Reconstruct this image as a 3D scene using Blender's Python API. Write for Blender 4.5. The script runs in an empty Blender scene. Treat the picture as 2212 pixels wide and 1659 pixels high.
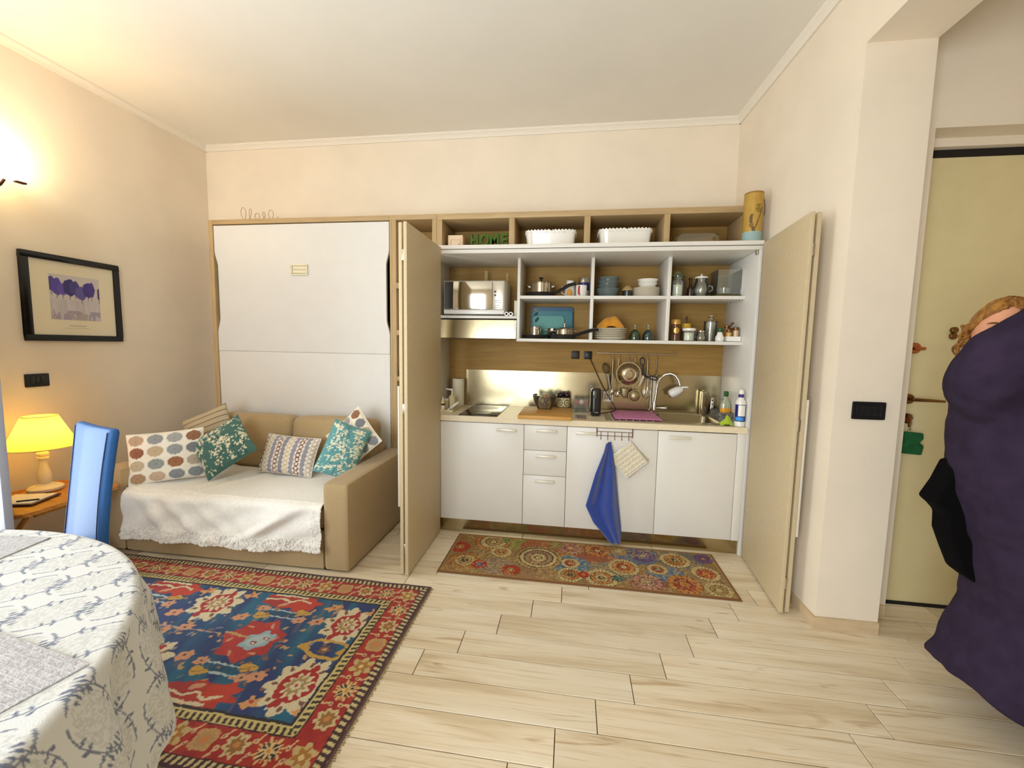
import bpy, bmesh, math, random
import numpy as np
from mathutils import Vector, Matrix, Euler

sc = bpy.context.scene
COL = sc.collection
PI = math.pi
RNG = np.random.default_rng(7)
random.seed(7)

def lin(c):
    return tuple(((v / 255) / 12.92 if v / 255 <= .04045 else ((v / 255 + .055) / 1.055) ** 2.4) for v in c)

# ---------------------------------------------------------------- camera
cam_d = bpy.data.cameras.new('camera')
cam_d.sensor_fit = 'HORIZONTAL'; cam_d.sensor_width = 36.0
cam_d.lens = 902.08 / 2212 * 36.0
cam_d.clip_start = .02
cam = bpy.data.objects.new('camera', cam_d); COL.objects.link(cam)
yaw, pitch, roll = .14123, -.09240, .01832
f_ = Vector((-math.sin(yaw) * math.cos(pitch), math.cos(yaw) * math.cos(pitch), math.sin(pitch)))
r_ = Vector((math.cos(yaw), math.sin(yaw), 0)); u_ = r_.cross(f_)
rr = math.cos(roll) * r_ + math.sin(roll) * u_; uu = -math.sin(roll) * r_ + math.cos(roll) * u_
m4 = Matrix((rr, uu, -f_)).transposed().to_4x4(); m4.translation = (.924, -2.8717, 1.3737)
cam.matrix_world = m4
sc.camera = cam

# ---------------------------------------------------------------- world, daylight, exposure
sc.view_settings.view_transform = 'Standard'; sc.view_settings.look = 'None'
sc.view_settings.exposure = 0.0; sc.view_settings.gamma = 1.0
sc.view_settings.use_curve_mapping = False
world = bpy.data.worlds.new('world'); sc.world = world; world.use_nodes = True
bg = world.node_tree.nodes['Background']; bg.inputs[0].default_value = (.62, .78, 1, 1); bg.inputs[1].default_value = 1.0

def area(name, loc, rot, sx, sy, power, col):
    d = bpy.data.lights.new(name, 'AREA'); d.shape = 'RECTANGLE'; d.size = sx; d.size_y = sy
    d.energy = power; d.color = col
    o = bpy.data.objects.new(name, d); COL.objects.link(o); o.location = loc; o.rotation_euler = rot
    return o
# daylight through the french window in the wall behind the photographer
area('window_daylight', (-.25, -4.33, 1.25), (PI / 2, 0, 0), 1.45, 2.3, 116, (.88, .94, 1.0))
# daylight through the second french window, in the left wall just outside the frame
area('side_window_daylight', (-2.37, -1.86, 1.2), (0, -PI / 2, 0), 2.1, 1.0, 50, (.84, .93, 1.0))

# ---------------------------------------------------------------- helpers
def setp(o, label=None, cat=None, group=None, kind=None):
    if label: o['label'] = label
    if cat: o['category'] = cat
    if group: o['group'] = group
    if kind: o['kind'] = kind
    return o

def thing(name, label, cat, loc=(0, 0, 0), rot=(0, 0, 0), group=None, scale=1.0):
    o = bpy.data.objects.new(name, None); COL.objects.link(o)
    o.empty_display_size = .05
    o.location = loc; o.rotation_euler = rot; o.scale = (scale,) * 3
    return setp(o, label, cat, group)

def wloc(o):
    v = Vector((0, 0, 0))
    while o is not None:
        v += o.location; o = o.parent
    return v

def finish(me, name, mat, parent, world, smooth):
    if smooth:
        me.polygons.foreach_set('use_smooth', [True] * len(me.polygons))
        if smooth is not True:
            me.set_sharp_from_angle(angle=math.radians(smooth))
    if isinstance(mat, (list, tuple)):
        for m in mat: me.materials.append(m)
    else:
        me.materials.append(mat)
    o = bpy.data.objects.new(name, me); COL.objects.link(o)
    if parent is not None:
        o.parent = parent
        if world:
            off = wloc(parent); me.transform(Matrix.Translation(-off))
    elif world:
        n = len(me.vertices); co = np.empty(n * 3); me.vertices.foreach_get('co', co); co = co.reshape(-1, 3)
        mn, mx = co.min(0), co.max(0); b = Vector(((mn[0] + mx[0]) / 2, (mn[1] + mx[1]) / 2, mn[2]))
        me.transform(Matrix.Translation(-b)); o.location = b
    return o

class MB:
    def __init__(s): s.v = []; s.f = []
    def add(s, vs, fs):
        n = len(s.v); s.v += [tuple(p) for p in vs]; s.f += [tuple(i + n for i in f) for f in fs]; return s
    def box(s, x0, x1, y0, y1, z0, z1, m=None):
        vs = [Vector(p) for p in ((x0, y0, z0), (x1, y0, z0), (x1, y1, z0), (x0, y1, z0), (x0, y0, z1), (x1, y0, z1), (x1, y1, z1), (x0, y1, z1))]
        if m is not None: vs = [m @ p for p in vs]
        return s.add(vs, [(0, 3, 2, 1), (4, 5, 6, 7), (0, 1, 5, 4), (1, 2, 6, 5), (2, 3, 7, 6), (3, 0, 4, 7)])
    def prism(s, poly, a, b, axis='z', m=None):
        # poly in the two remaining axes, extruded from a to b
        def P(p, t):
            return {'z': (p[0], p[1], t), 'y': (p[0], t, p[1]), 'x': (t, p[0], p[1])}[axis]
        n = len(poly); vs = [Vector(P(p, a)) for p in poly] + [Vector(P(p, b)) for p in poly]
        if m is not None: vs = [m @ p for p in vs]
        return s.add(vs, [tuple(range(n))[::-1], tuple(range(n, 2 * n))] + [(i, (i + 1) % n, n + (i + 1) % n, n + i) for i in range(n)])
    def lathe(s, prof, c=(0, 0, 0), seg=24, m=None, a0=0, sy=1.0):
        n = len(prof); vs = []; fs = []
        for k in range(seg):
            t = a0 + 2 * PI * k / seg
            for r, z in prof:
                p = Vector((r * math.cos(t), r * sy * math.sin(t), z))
                vs.append((m @ p if m is not None else p) + Vector(c))
        for k in range(seg):
            k2 = (k + 1) % seg
            for i in range(n - 1):
                fs.append((k * n + i, k2 * n + i, k2 * n + i + 1, k * n + i + 1))
        if prof[0][0] > 1e-6: fs.append(tuple(k * n for k in range(seg))[::-1])
        if prof[-1][0] > 1e-6: fs.append(tuple(k * n + n - 1 for k in range(seg)))
        return s.add(vs, fs)
    def tube(s, path, r, seg=8, closed=False, m=None):
        P = [Vector(p) for p in path]
        if m is not None: P = [m @ p for p in P]
        n = len(P); R = r if isinstance(r, (list, tuple)) else [r] * n
        vs = []; fs = []; prev = None
        for i in range(n):
            if closed: t = P[(i + 1) % n] - P[i - 1]
            else: t = P[min(i + 1, n - 1)] - P[max(i - 1, 0)]
            if t.length < 1e-9: t = Vector((0, 0, 1))
            t.normalize()
            if prev is None:
                a = Vector((0, 0, 1)) if abs(t.z) < .9 else Vector((1, 0, 0))
                prev = (a - t * a.dot(t)).normalized()
            else:
                prev = (prev - t * prev.dot(t))
                prev = prev.normalized() if prev.length > 1e-6 else t.orthogonal().normalized()
            b = t.cross(prev)
            for k in range(seg):
                g = 2 * PI * k / seg
                vs.append(P[i] + (prev * math.cos(g) + b * math.sin(g)) * R[i])
        for i in range(n if closed else n - 1):
            j = (i + 1) % n
            for k in range(seg):
                k2 = (k + 1) % seg
                fs.append((i * seg + k, i * seg + k2, j * seg + k2, j * seg + k))
        if not closed:
            fs.append(tuple(range(seg))[::-1]); fs.append(tuple((n - 1) * seg + k for k in range(seg)))
        return s.add(vs, fs)
    def rbox(s, c, size, r, n=8, bulge=(0, 0, 0), m=None, warp=None):
        # rounded, optionally bulging box: cube faces gridded then pushed onto a rounded box
        hx, hy, hz = [d / 2 for d in size]; idx = {}; vs = []; fs = []
        def vert(u):
            k = tuple(round(a, 5) for a in u)
            if k in idx: return idx[k]
            H = (hx, hy, hz)
            # denser sampling near the edges
            p = [H[i] * math.copysign(1 - (1 - abs(u[i])) ** 1.6, u[i]) for i in range(3)]
            rm = [min(r, h * .98) for h in H]
            q = [max(-(H[i] - rm[i]), min(H[i] - rm[i], p[i])) for i in range(3)]
            d = [(p[i] - q[i]) / rm[i] for i in range(3)]; l = math.sqrt(sum(a * a for a in d))
            if l > 1e-9: p = [q[i] + d[i] / l * rm[i] * min(1, l if l < 1 else 1) if l >= 1 else p[i] for i in range(3)]
            for i in range(3):
                if bulge[i]:
                    o = [j for j in range(3) if j != i]
                    w = 1
                    for j in o: w *= max(0, 1 - (p[j] / H[j]) ** 2)
                    p[i] += bulge[i] * w * (p[i] / H[i])
            v = Vector(p)
            if warp: v = Vector(warp(v))
            if m is not None: v = m @ v
            vs.append(v + Vector(c)); idx[k] = len(vs) - 1
            return idx[k]
        g = [-1 + 2 * i / n for i in range(n + 1)]
        for ax in range(3):
            for sg in (-1, 1):
                for i in range(n):
                    for j in range(n):
                        q = []
                        for a, b in ((i, j), (i + 1, j), (i + 1, j + 1), (i, j + 1)):
                            u = [0, 0, 0]; u[ax] = sg; u[(ax + 1) % 3] = g[a]; u[(ax + 2) % 3] = g[b]
                            q.append(vert(u))
                        fs.append(tuple(q) if sg > 0 else tuple(q[::-1]))
        return s.add(vs, fs)
    def sphere(s, c, rad, seg=16, rings=10, m=None):
        rx, ry, rz = rad if isinstance(rad, (tuple, list)) else (rad,) * 3
        prof = [(math.sin(PI * i / rings), -math.cos(PI * i / rings)) for i in range(rings + 1)]
        M_ = Matrix.Diagonal((rx, ry, rz)).to_4x4()
        if m is not None: M_ = m @ M_
        return s.lathe([(max(r, 0 if i in (0, rings) else r), z) for i, (r, z) in enumerate(prof)], c, seg, M_)
    def build(s, name, mat, parent=None, world=True, smooth=35, bevel=0, seg=2, fix=True):
        me = bpy.data.meshes.new(name)
        me.from_pydata(s.v, [], s.f)
        if bevel or fix:
            bm = bmesh.new(); bm.from_mesh(me)
            bmesh.ops.remove_doubles(bm, verts=bm.verts, dist=1e-6)
            bmesh.ops.recalc_face_normals(bm, faces=bm.faces)
            if bevel:
                ed = [e for e in bm.edges if len(e.link_faces) == 2 and e.calc_face_angle(0) > .5]
                bmesh.ops.bevel(bm, geom=ed, offset=bevel, segments=seg, profile=.5, affect='EDGES', clamp_overlap=True)
            bm.to_mesh(me); bm.free()
        me.update()
        return finish(me, name, mat, parent, world, smooth)

def one(name, label, cat, mb, mat, group=None, **kw):
    return setp(mb.build(name, mat, None, **kw), label, cat, group)
def part(name, mat, parent, mb, **kw):
    return mb.build(name, mat, parent, **kw)
def sub(name, mat, parent, mb, **kw):
    return mb.build(name, mat, parent, **kw)
def struct(name, mat, mb, **kw):
    return setp(mb.build(name, mat, None, **kw), kind='structure')
def B(*a): return MB().box(*a)
def LT(prof, c=(0, 0, 0), seg=24, **k): return MB().lathe(prof, c, seg, **k)
def TB(path, r, seg=8, **k): return MB().tube(path, r, seg, **k)

def grid_mesh(name, P, C, mat, parent=None, world=True, wrap_u=False, smooth=True, flip=False, rev=False):
    """P[nv,nu,3] vertex grid with linear colours C[nv,nu,3] stored in the colour attribute Col."""
    nv, nu = P.shape[:2]
    i = np.arange(nv - 1)[:, None]; j = np.arange(nu if wrap_u else nu - 1)[None, :]; j2 = (j + 1) % nu
    F = np.stack([i * nu + j, i * nu + j2, (i + 1) * nu + j2, (i + 1) * nu + j], -1).reshape(-1, 4)
    if flip: F = F[:, ::-1]
    me = bpy.data.meshes.new(name)
    me.vertices.add(nv * nu); me.vertices.foreach_set('co', np.ascontiguousarray(P, dtype=np.float32).ravel())
    nf = len(F); me.loops.add(nf * 4); me.loops.foreach_set('vertex_index', np.ascontiguousarray(F, dtype=np.int32).ravel())
    me.polygons.add(nf); me.polygons.foreach_set('loop_start', np.arange(nf, dtype=np.int32) * 4)
    me.update(calc_edges=True); me.validate()
    if C is not None:
        at = me.color_attributes.new('Col', 'FLOAT_COLOR', 'POINT')
        at.data.foreach_set('color', np.concatenate([C.reshape(-1, 3), np.ones((nv * nu, 1))], 1).astype(np.float32).ravel())
    return finish(me, name, mat, parent, world, smooth)

def paint_verts(o, fn):
    """Colour attribute Col from fn(local xyz array) -> linear rgb."""
    me = o.data; n = len(me.vertices); co = np.empty(n * 3); me.vertices.foreach_get('co', co); co = co.reshape(-1, 3)
    at = me.color_attributes.new('Col', 'FLOAT_COLOR', 'POINT')
    at.data.foreach_set('color', np.concatenate([fn(co), np.ones((n, 1))], 1).astype(np.float32).ravel())
    return o

class Canvas:
    """Flat dye pattern on a regular (a,b) grid in metres, drawn with numpy."""
    def __init__(s, a0, a1, b0, b1, step, base):
        s.na = int(round((a1 - a0) / step)) + 1; s.nb = int(round((b1 - b0) / step)) + 1
        s.a = np.linspace(a0, a1, s.na); s.b = np.linspace(b0, b1, s.nb)
        s.A, s.Bm = np.meshgrid(s.a, s.b); s.st = step
        s.C = np.empty((s.nb, s.na, 3)); s.C[:] = lin(base)
        s.JA = s.A; s.JB = s.Bm
    def win(s, a0, a1, b0, b1, pad=.012):
        i0 = np.searchsorted(s.b, b0 - pad); i1 = np.searchsorted(s.b, b1 + pad)
        j0 = np.searchsorted(s.a, a0 - pad); j1 = np.searchsorted(s.a, a1 + pad)
        return (slice(i0, i1), slice(j0, j1))
    def fill(s, w, mask, col, op=1.0):
        if mask.size: s.C[w][mask] = s.C[w][mask] * (1 - op) + np.array(lin(col)) * op
    def rect(s, a0, a1, b0, b1, col, op=1.0):
        w = s.win(a0, a1, b0, b1); A, B_ = s.JA[w], s.JB[w]
        s.fill(w, (A >= a0) & (A <= a1) & (B_ >= b0) & (B_ <= b1), col, op)
    def ell(s, c, ra, rb, col, rot=0, n=0, amp=0, ph=0, inner=0, op=1.0):
        R = max(ra, rb) * (1 + amp); w = s.win(c[0] - R, c[0] + R, c[1] - R, c[1] + R)
        x = s.JA[w] - c[0]; y = s.JB[w] - c[1]; cr, sr = math.cos(rot), math.sin(rot)
        u = (x * cr + y * sr) / ra; v = (-x * sr + y * cr) / rb
        d = np.hypot(u, v); t = np.arctan2(v, u)
        lim = 1 + (amp * np.cos(n * t + ph) if n else 0)
        s.fill(w, (d <= lim) & (d >= inner), col, op)
    def poly(s, pts, col, op=1.0):
        p = np.array(pts); w = s.win(p[:, 0].min(), p[:, 0].max(), p[:, 1].min(), p[:, 1].max())
        x, y = s.JA[w], s.JB[w]; ins = np.zeros(x.shape, bool)
        for i in range(len(p)):
            x1, y1 = p[i]; x2, y2 = p[i - 1]
            if y1 == y2: continue
            ins ^= ((y1 > y) != (y2 > y)) & (x < (x2 - x1) * (y - y1) / (y2 - y1) + x1)
        s.fill(w, ins, col, op)
    def line(s, p, q, wd, col, op=1.0):
        w = s.win(min(p[0], q[0]) - wd, max(p[0], q[0]) + wd, min(p[1], q[1]) - wd, max(p[1], q[1]) + wd)
        x, y = s.JA[w] - p[0], s.JB[w] - p[1]; dx, dy = q[0] - p[0], q[1] - p[1]
        t = np.clip((x * dx + y * dy) / (dx * dx + dy * dy + 1e-12), 0, 1)
        s.fill(w, np.hypot(x - t * dx, y - t * dy) <= wd / 2, col, op)
    def path(s, pts, wd, col, op=1.0):
        for i in range(len(pts) - 1): s.line(pts[i], pts[i + 1], wd, col, op)

def vnoise(x, y, seed=0):
    """smooth value noise on arrays, about 0..1"""
    r = np.random.default_rng(seed).random((64, 64))
    xi = np.floor(x).astype(int); yi = np.floor(y).astype(int); fx = x - xi; fy = y - yi
    fx = fx * fx * (3 - 2 * fx); fy = fy * fy * (3 - 2 * fy)
    g = lambda a, b: r[a % 64, b % 64]
    return (g(xi, yi) * (1 - fx) + g(xi + 1, yi) * fx) * (1 - fy) + (g(xi, yi + 1) * (1 - fx) + g(xi + 1, yi + 1) * fx) * fy

# ---------------------------------------------------------------- materials
MATS = {}
def M(name, rgb, rough=.5, metal=0.0, var=0.0, vscale=8.0, stretch=(1, 1, 1), bump=0.0, bscale=150.0, trans=0.0,
      emis=0.0, sheen=0.0, coat=0.0, col2=None, ior=1.45, attr=False, alpha=1.0, bstretch=None, rnd=0.0, subs=0.0):
    if name in MATS: return MATS[name]
    m = bpy.data.materials.new(name); m.use_nodes = True; nt = m.node_tree; N = nt.nodes; Lk = nt.links.new
    b = N['Principled BSDF']; c = lin(rgb)
    b.inputs['Base Color'].default_value = (*c, 1); b.inputs['Roughness'].default_value = rough
    b.inputs['Metallic'].default_value = metal; b.inputs['IOR'].default_value = ior
    if trans: b.inputs['Transmission Weight'].default_value = trans
    if sheen: b.inputs['Sheen Weight'].default_value = sheen
    if coat: b.inputs['Coat Weight'].default_value = coat
    if alpha < 1: b.inputs['Alpha'].default_value = alpha
    if emis:
        b.inputs['Emission Color'].default_value = (*c, 1); b.inputs['Emission Strength'].default_value = emis
    tc = None
    def coords(st):
        nonlocal tc
        if tc is None: tc = N.new('ShaderNodeTexCoord')
        mp = N.new('ShaderNodeMapping'); mp.inputs['Scale'].default_value = st; Lk(tc.outputs['Object'], mp.inputs['Vector'])
        if rnd:
            oi = N.new('ShaderNodeObjectInfo'); cb = N.new('ShaderNodeCombineXYZ'); mu = N.new('ShaderNodeMath'); mu.operation = 'MULTIPLY'
            mu.inputs[1].default_value = 37.0; Lk(oi.outputs['Random'], mu.inputs[0])
            for k in range(3): Lk(mu.outputs[0], cb.inputs[k])
            Lk(cb.outputs[0], mp.inputs['Location'])
        return mp.outputs['Vector']
    src = None
    if attr:
        a = N.new('ShaderNodeAttribute'); a.attribute_name = 'Col'; src = a.outputs['Color']
    if var or col2:
        nz = N.new('ShaderNodeTexNoise'); nz.inputs['Scale'].default_value = vscale; nz.inputs['Detail'].default_value = 5
        Lk(coords(stretch), nz.inputs['Vector'])
        rp = N.new('ShaderNodeValToRGB'); e = rp.color_ramp.elements
        lo = lin(col2) if col2 else tuple(v * (1 - var) for v in c); hi = c if col2 else tuple(min(1, v * (1 + var)) for v in c)
        e[0].position = .34; e[1].position = .66
        if src is not None:
            e[0].color = (1 - var,) * 3 + (1,); e[1].color = (1, 1, 1, 1)
            mx = N.new('ShaderNodeMix'); mx.data_type = 'RGBA'; mx.blend_type = 'MULTIPLY'; mx.inputs[0].default_value = 1
            Lk(src, mx.inputs[6]); Lk(rp.outputs[0], mx.inputs[7]); src = mx.outputs[2]
        else:
            e[0].color = (*lo, 1); e[1].color = (*hi, 1); src = rp.outputs[0]
        Lk(nz.outputs['Fac'], rp.inputs['Fac'])
    if src is not None: Lk(src, b.inputs['Base Color'])
    if bump:
        nb = N.new('ShaderNodeTexNoise'); nb.inputs['Scale'].default_value = bscale; nb.inputs['Detail'].default_value = 4
        Lk(coords(bstretch or stretch), nb.inputs['Vector'])
        bp = N.new('ShaderNodeBump'); bp.inputs['Strength'].default_value = bump; bp.inputs['Distance'].default_value = .004
        Lk(nb.outputs['Fac'], bp.inputs['Height']); Lk(bp.outputs[0], b.inputs['Normal'])
    MATS[name] = m
    return m

WALL = M('cream_plaster', (238, 224, 202), .9, var=.03, vscale=3, bump=.12, bscale=90)
CEIL = M('ceiling_plaster', (238, 233, 221), .92, var=.02, vscale=2, bump=.06, bscale=60)
TRIM = M('cornice_white', (238, 229, 212), .7)
BEIGE = M('beige_oak_laminate', (184, 156, 112), .5, var=.07, vscale=6, stretch=(1, 8, 8), bump=.05)
BEIGEV = M('beige_oak_laminate_upright', (184, 156, 112), .5, var=.07, vscale=6, stretch=(8, 8, 1), bump=.05)
BEIGEB = M('oak_back_panel', (164, 128, 64), .65, var=.10, vscale=5, stretch=(.7, 6, 9), bump=.05)
GREIGE = M('greige_door_laminate', (204, 185, 148), .55, var=.03, vscale=40, bump=.08, bscale=300)
WHITE = M('white_laminate', (228, 224, 215), .35, var=.01, vscale=6)
WHITEB = M('white_embossed_laminate', (224, 221, 215), .38, bump=.25, bscale=60, bstretch=(6, 1, 1), var=.01)
WTOP = M('cream_worktop', (232, 217, 184), .35, var=.03, vscale=30)
STEEL = M('brushed_steel', (178, 165, 132), .19, 1.0, var=.05, vscale=4, stretch=(.6, 20, 60), bump=.03, bscale=60)
STEELR = M('satin_steel', (205, 198, 184), .32, 1.0)
CHROME = M('chrome', (225, 222, 216), .08, 1.0)
BLACKP = M('black_plastic', (22, 22, 22), .4)
BLACKG = M('black_gloss', (10, 10, 11), .10)
DARKG = M('dark_gap', (30, 24, 18), .9)
def thin_glass(name, tint, refl=.10, rough=.03, body=0.0, bcol=(255, 255, 255)):
    '''thin-walled glass: mostly see-through, a fresnel-weighted mirror sheen, optionally a little body colour'''
    m = bpy.data.materials.new(name); m.use_nodes = True; nt = m.node_tree; N = nt.nodes; N.clear(); K = nt.links.new
    out = N.new('ShaderNodeOutputMaterial'); tr = N.new('ShaderNodeBsdfTransparent'); gl = N.new('ShaderNodeBsdfGlossy'); mx = N.new('ShaderNodeMixShader')
    fr = N.new('ShaderNodeFresnel'); fr.inputs[0].default_value = 1.45; ma = N.new('ShaderNodeMath'); ma.operation = 'ADD'; ma.inputs[1].default_value = refl * .4; ma.use_clamp = True
    tr.inputs[0].default_value = (*lin(tint), 1); gl.inputs[0].default_value = (1, 1, 1, 1); gl.inputs[1].default_value = rough
    K(fr.outputs[0], ma.inputs[0]); K(ma.outputs[0], mx.inputs[0]); K(gl.outputs[0], mx.inputs[2])
    if body:
        df = N.new('ShaderNodeBsdfDiffuse'); df.inputs[0].default_value = (*lin(bcol), 1); m2 = N.new('ShaderNodeMixShader'); m2.inputs[0].default_value = body
        K(tr.outputs[0], m2.inputs[1]); K(df.outputs[0], m2.inputs[2]); K(m2.outputs[0], mx.inputs[1])
    else: K(tr.outputs[0], mx.inputs[1])
    K(mx.outputs[0], out.inputs[0]); MATS[name] = m
    return m
GLASS = thin_glass('clear_glass', (246, 249, 244), .10, body=.04)
CERAM = M('white_ceramic', (240, 236, 226), .18, coat=.3)
WOODO = M('honey_pine', (206, 140, 52), .42, col2=(176, 108, 34), vscale=4, stretch=(2, 14, 14))

# ================================================================ THE SETTING
PL_A, PL_S, PL_L, PL_W, PL_Y0 = 1.959, .1505, .90, .15, -.5716
SLAB = M('grout_bed', (120, 92, 58), .9, var=.05, vscale=20)
floor_o = struct('floor', SLAB, B(-2.5, 3.7, -4.5, .73, -.06, -.007))
def plank_mat():
    m = bpy.data.materials.new('bleached_oak_tile'); m.use_nodes = True; nt = m.node_tree; N = nt.nodes; K = nt.links.new
    b = N['Principled BSDF']; b.inputs['Roughness'].default_value = .38
    tc = N.new('ShaderNodeTexCoord'); oi = N.new('ShaderNodeObjectInfo'); mu = N.new('ShaderNodeMath'); mu.operation = 'MULTIPLY'; mu.inputs[1].default_value = 53
    cb = N.new('ShaderNodeCombineXYZ'); K(oi.outputs['Random'], mu.inputs[0])
    for k in range(3): K(mu.outputs[0], cb.inputs[k])
    def noise(scale, st, det=5, dist=0):
        mp = N.new('ShaderNodeMapping'); mp.inputs['Scale'].default_value = st
        K(tc.outputs['Object'], mp.inputs['Vector']); K(cb.outputs[0], mp.inputs['Location'])
        n = N.new('ShaderNodeTexNoise'); n.inputs['Scale'].default_value = scale; n.inputs['Detail'].default_value = det
        n.inputs['Distortion'].default_value = dist; K(mp.outputs[0], n.inputs['Vector']); return n.outputs['Fac']
    def ramp(src, stops):
        r = N.new('ShaderNodeValToRGB'); e = r.color_ramp.elements
        while len(e) < len(stops): e.new(.5)
        for i, (p, c) in enumerate(stops): e[i].position = p; e[i].color = (*lin(c), 1)
        K(src, r.inputs[0]); return r.outputs[0]
    base = ramp(noise(1.5, (.8, 7, 1), 5, .6), [(.30, (208, 186, 150)), (.46, (232, 215, 184)), (.70, (242, 229, 204))])
    grain = ramp(noise(5, (.7, 30, 1), 5, .25), [(.30, (214, 190, 152)), (.46, (255, 255, 255)), (1, (255, 255, 255))])
    knots = ramp(noise(2.6, (1.0, 7, 1), 3, 1.2), [(.0, (140, 114, 80)), (.27, (196, 170, 130)), (.36, (255, 255, 255))])
    def mul(a, c, f):
        x = N.new('ShaderNodeMix'); x.data_type = 'RGBA'; x.blend_type = 'MULTIPLY'; x.inputs[0].default_value = f
        K(a, x.inputs[6]); K(c, x.inputs[7]); return x.outputs[2]
    c = mul(mul(base, grain, .5), knots, .6)
    hs = N.new('ShaderNodeHueSaturation'); va = N.new('ShaderNodeMapRange'); va.inputs[3].default_value = .93; va.inputs[4].default_value = 1.05
    K(oi.outputs['Random'], va.inputs[0]); K(va.outputs[0], hs.inputs['Value']); K(c, hs.inputs['Color']); K(hs.outputs[0], b.inputs['Base Color'])
    return m
PLANK = plank_mat()
pm_cache = {}
def plank(x0, x1, y0, y1):
    k = (round(x1 - x0, 3), round(y1 - y0, 3))
    cx, cy = (x0 + x1) / 2, (y0 + y1) / 2; w, d = (x1 - x0) / 2 - .0017, (y1 - y0) / 2 - .0017
    if w < .004 or d < .004: return
    if k not in pm_cache:
        o = B(-w, w, -d, d, -.0065, 0).build('plank', PLANK, floor_o, world=False, smooth=False, bevel=.0012, seg=1)
        pm_cache[k] = o.data
    else:
        o = bpy.data.objects.new('plank', pm_cache[k]); COL.objects.link(o); o.parent = floor_o
    o.location = Vector((cx, cy, 0)) - floor_o.location
for r in range(-4, 16):
    y1 = PL_Y0 - PL_W * (r - 1); y0 = y1 - PL_W
    n = -8
    while True:
        x0 = PL_A - PL_S * r + n * PL_L; x1 = x0 + PL_L; n += 1
        if x0 > 3.6: break
        xr = 3.6 if y1 < -.39 else 2.155
        a, b_ = max(x0, -2.4), min(x1, xr)
        if b_ - a > .01: plank(a, b_, y0, y1)

CZ = 3.10
struct('ceiling', CEIL, B(-2.5, 3.7, -4.5, .73, CZ, CZ + .1))
wl = B(-2.5, -2.4, -4.5, -2.40, 0, CZ); wl.box(-2.5, -2.4, -1.30, .73, 0, CZ); wl.box(-2.5, -2.4, -2.40, -1.30, 2.25, CZ)
struct('wall_left', WALL, wl, smooth=False)
w3 = B(-2.48, -2.41, -2.40, -2.345, 0, 2.25); w3.box(-2.48, -2.41, -1.355, -1.30, 0, 2.25); w3.box(-2.48, -2.41, -2.345, -1.355, 2.19, 2.25)
win3 = struct('window_3', M('white_window_paint', (236, 236, 236), .35), w3)
part('fixed_leaf', M('white_window_paint', (236, 236, 236), .35), win3, B(-2.46, -2.425, -2.344, -2.28, .02, 2.188).box(-2.46, -2.425, -1.88, -1.82, .02, 2.188).box(-2.46, -2.425, -2.28, -1.88, 2.12, 2.188).box(-2.46, -2.425, -2.28, -1.88, .02, .45))
part('pane', GLASS, win3, B(-2.446, -2.438, -2.28, -1.88, .45, 2.12))
struct('wall_back', WALL, B(-2.4, 2.44, .63, .73, 0, CZ))
wr = MB().prism([(2.12, .63), (2.16, -.712), (2.44, -.712), (2.44, .63)], 0, CZ)
wr.box(2.16, 2.44, -2.9, -.712, 2.722, CZ); wr.box(2.16, 2.44, -4.4, -2.9, 0, CZ)
struct('wall_right', WALL, wr, smooth=False)
# entry corridor beyond the opening
we = B(2.44, 2.568, -.55, -.30, 0, CZ); we.box(3.46, 3.6, -.55, -.30, 0, CZ); we.box(2.568, 3.46, -.55, -.30, 2.425, CZ)
we.box(2.568, 3.46, -.35, -.30, 0, 2.425)
struct('wall_entry_back', WALL, we, smooth=False)
struct('wall_entry_side', WALL, B(3.6, 3.7, -4.4, -.3, 0, CZ))
struct('wall_entry_front', WALL, B(2.44, 3.6, -3.1, -3.0, 0, CZ))
wf = B(-2.4, -1.0, -4.5, -4.4, 0, CZ); wf.box(.5, 2.44, -4.5, -4.4, 0, CZ); wf.box(-1.0, .5, -4.5, -4.4, 2.45, CZ)
struct('wall_front', WALL, wf, smooth=False)
# french window behind the photographer
WFR = M('white_window_paint', (236, 236, 236), .35)
w1 = B(-1.0, -.94, -4.47, -4.40, 0, 2.45); w1.box(.44, .5, -4.47, -4.40, 0, 2.45); w1.box(-.94, .44, -4.47, -4.40, 2.39, 2.45)
w1.box(-.28, -.22, -4.47, -4.40, 0, 2.39); w1.box(-.94, .44, -4.47, -4.40, 0, .12)
win1 = struct('window_1', WFR, w1)
for x0, x1 in ((-.94, -.28), (-.22, .44)): part('pane', GLASS, win1, B(x0, x1, -4.445, -4.435, .12, 2.39))
# cornice, baseboards
def cornice(name, path):
    mb = MB()
    for (x0, y0, x1, y1, nx, ny) in path:
        pr = [(0, 0), (.038, 0), (.036, -.012), (.022, -.022), (.012, -.036), (.010, -.045), (0, -.045)]
        vs = []
        for t in ((x0, y0), (x1, y1)):
            vs += [(t[0] + nx * p[0], t[1] + ny * p[0], CZ + p[1]) for p in pr]
        n = len(pr)
        mb.add(vs, [tuple(range(n))[::-1], tuple(range(n, 2 * n))] + [(i, (i + 1) % n, n + (i + 1) % n, n + i) for i in range(n)])
    return struct(name, TRIM, mb)
cornice('trim_1', [(-2.4, .63, 2.12, .63, 0, -1)])
cornice('trim_2', [(2.12, .63, 2.20, -4.4, -1, 0)] if False else [(2.119, .63, 2.159, -.712, -1, 0), (2.159, -.712, 2.159, -4.4, -1, 0)])
cornice('trim_3', [(-2.4, .63, -2.4, -4.4, 1, 0)])
BASEM = M('oak_tile_skirting', (206, 182, 146), .45, var=.08, vscale=5, stretch=(2, 2, 9))
bb = MB().prism([(2.112, .2), (2.148, -.724), (2.44, -.724), (2.44, -.712), (2.161, -.712), (2.124, .2)], 0, .062)
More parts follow.
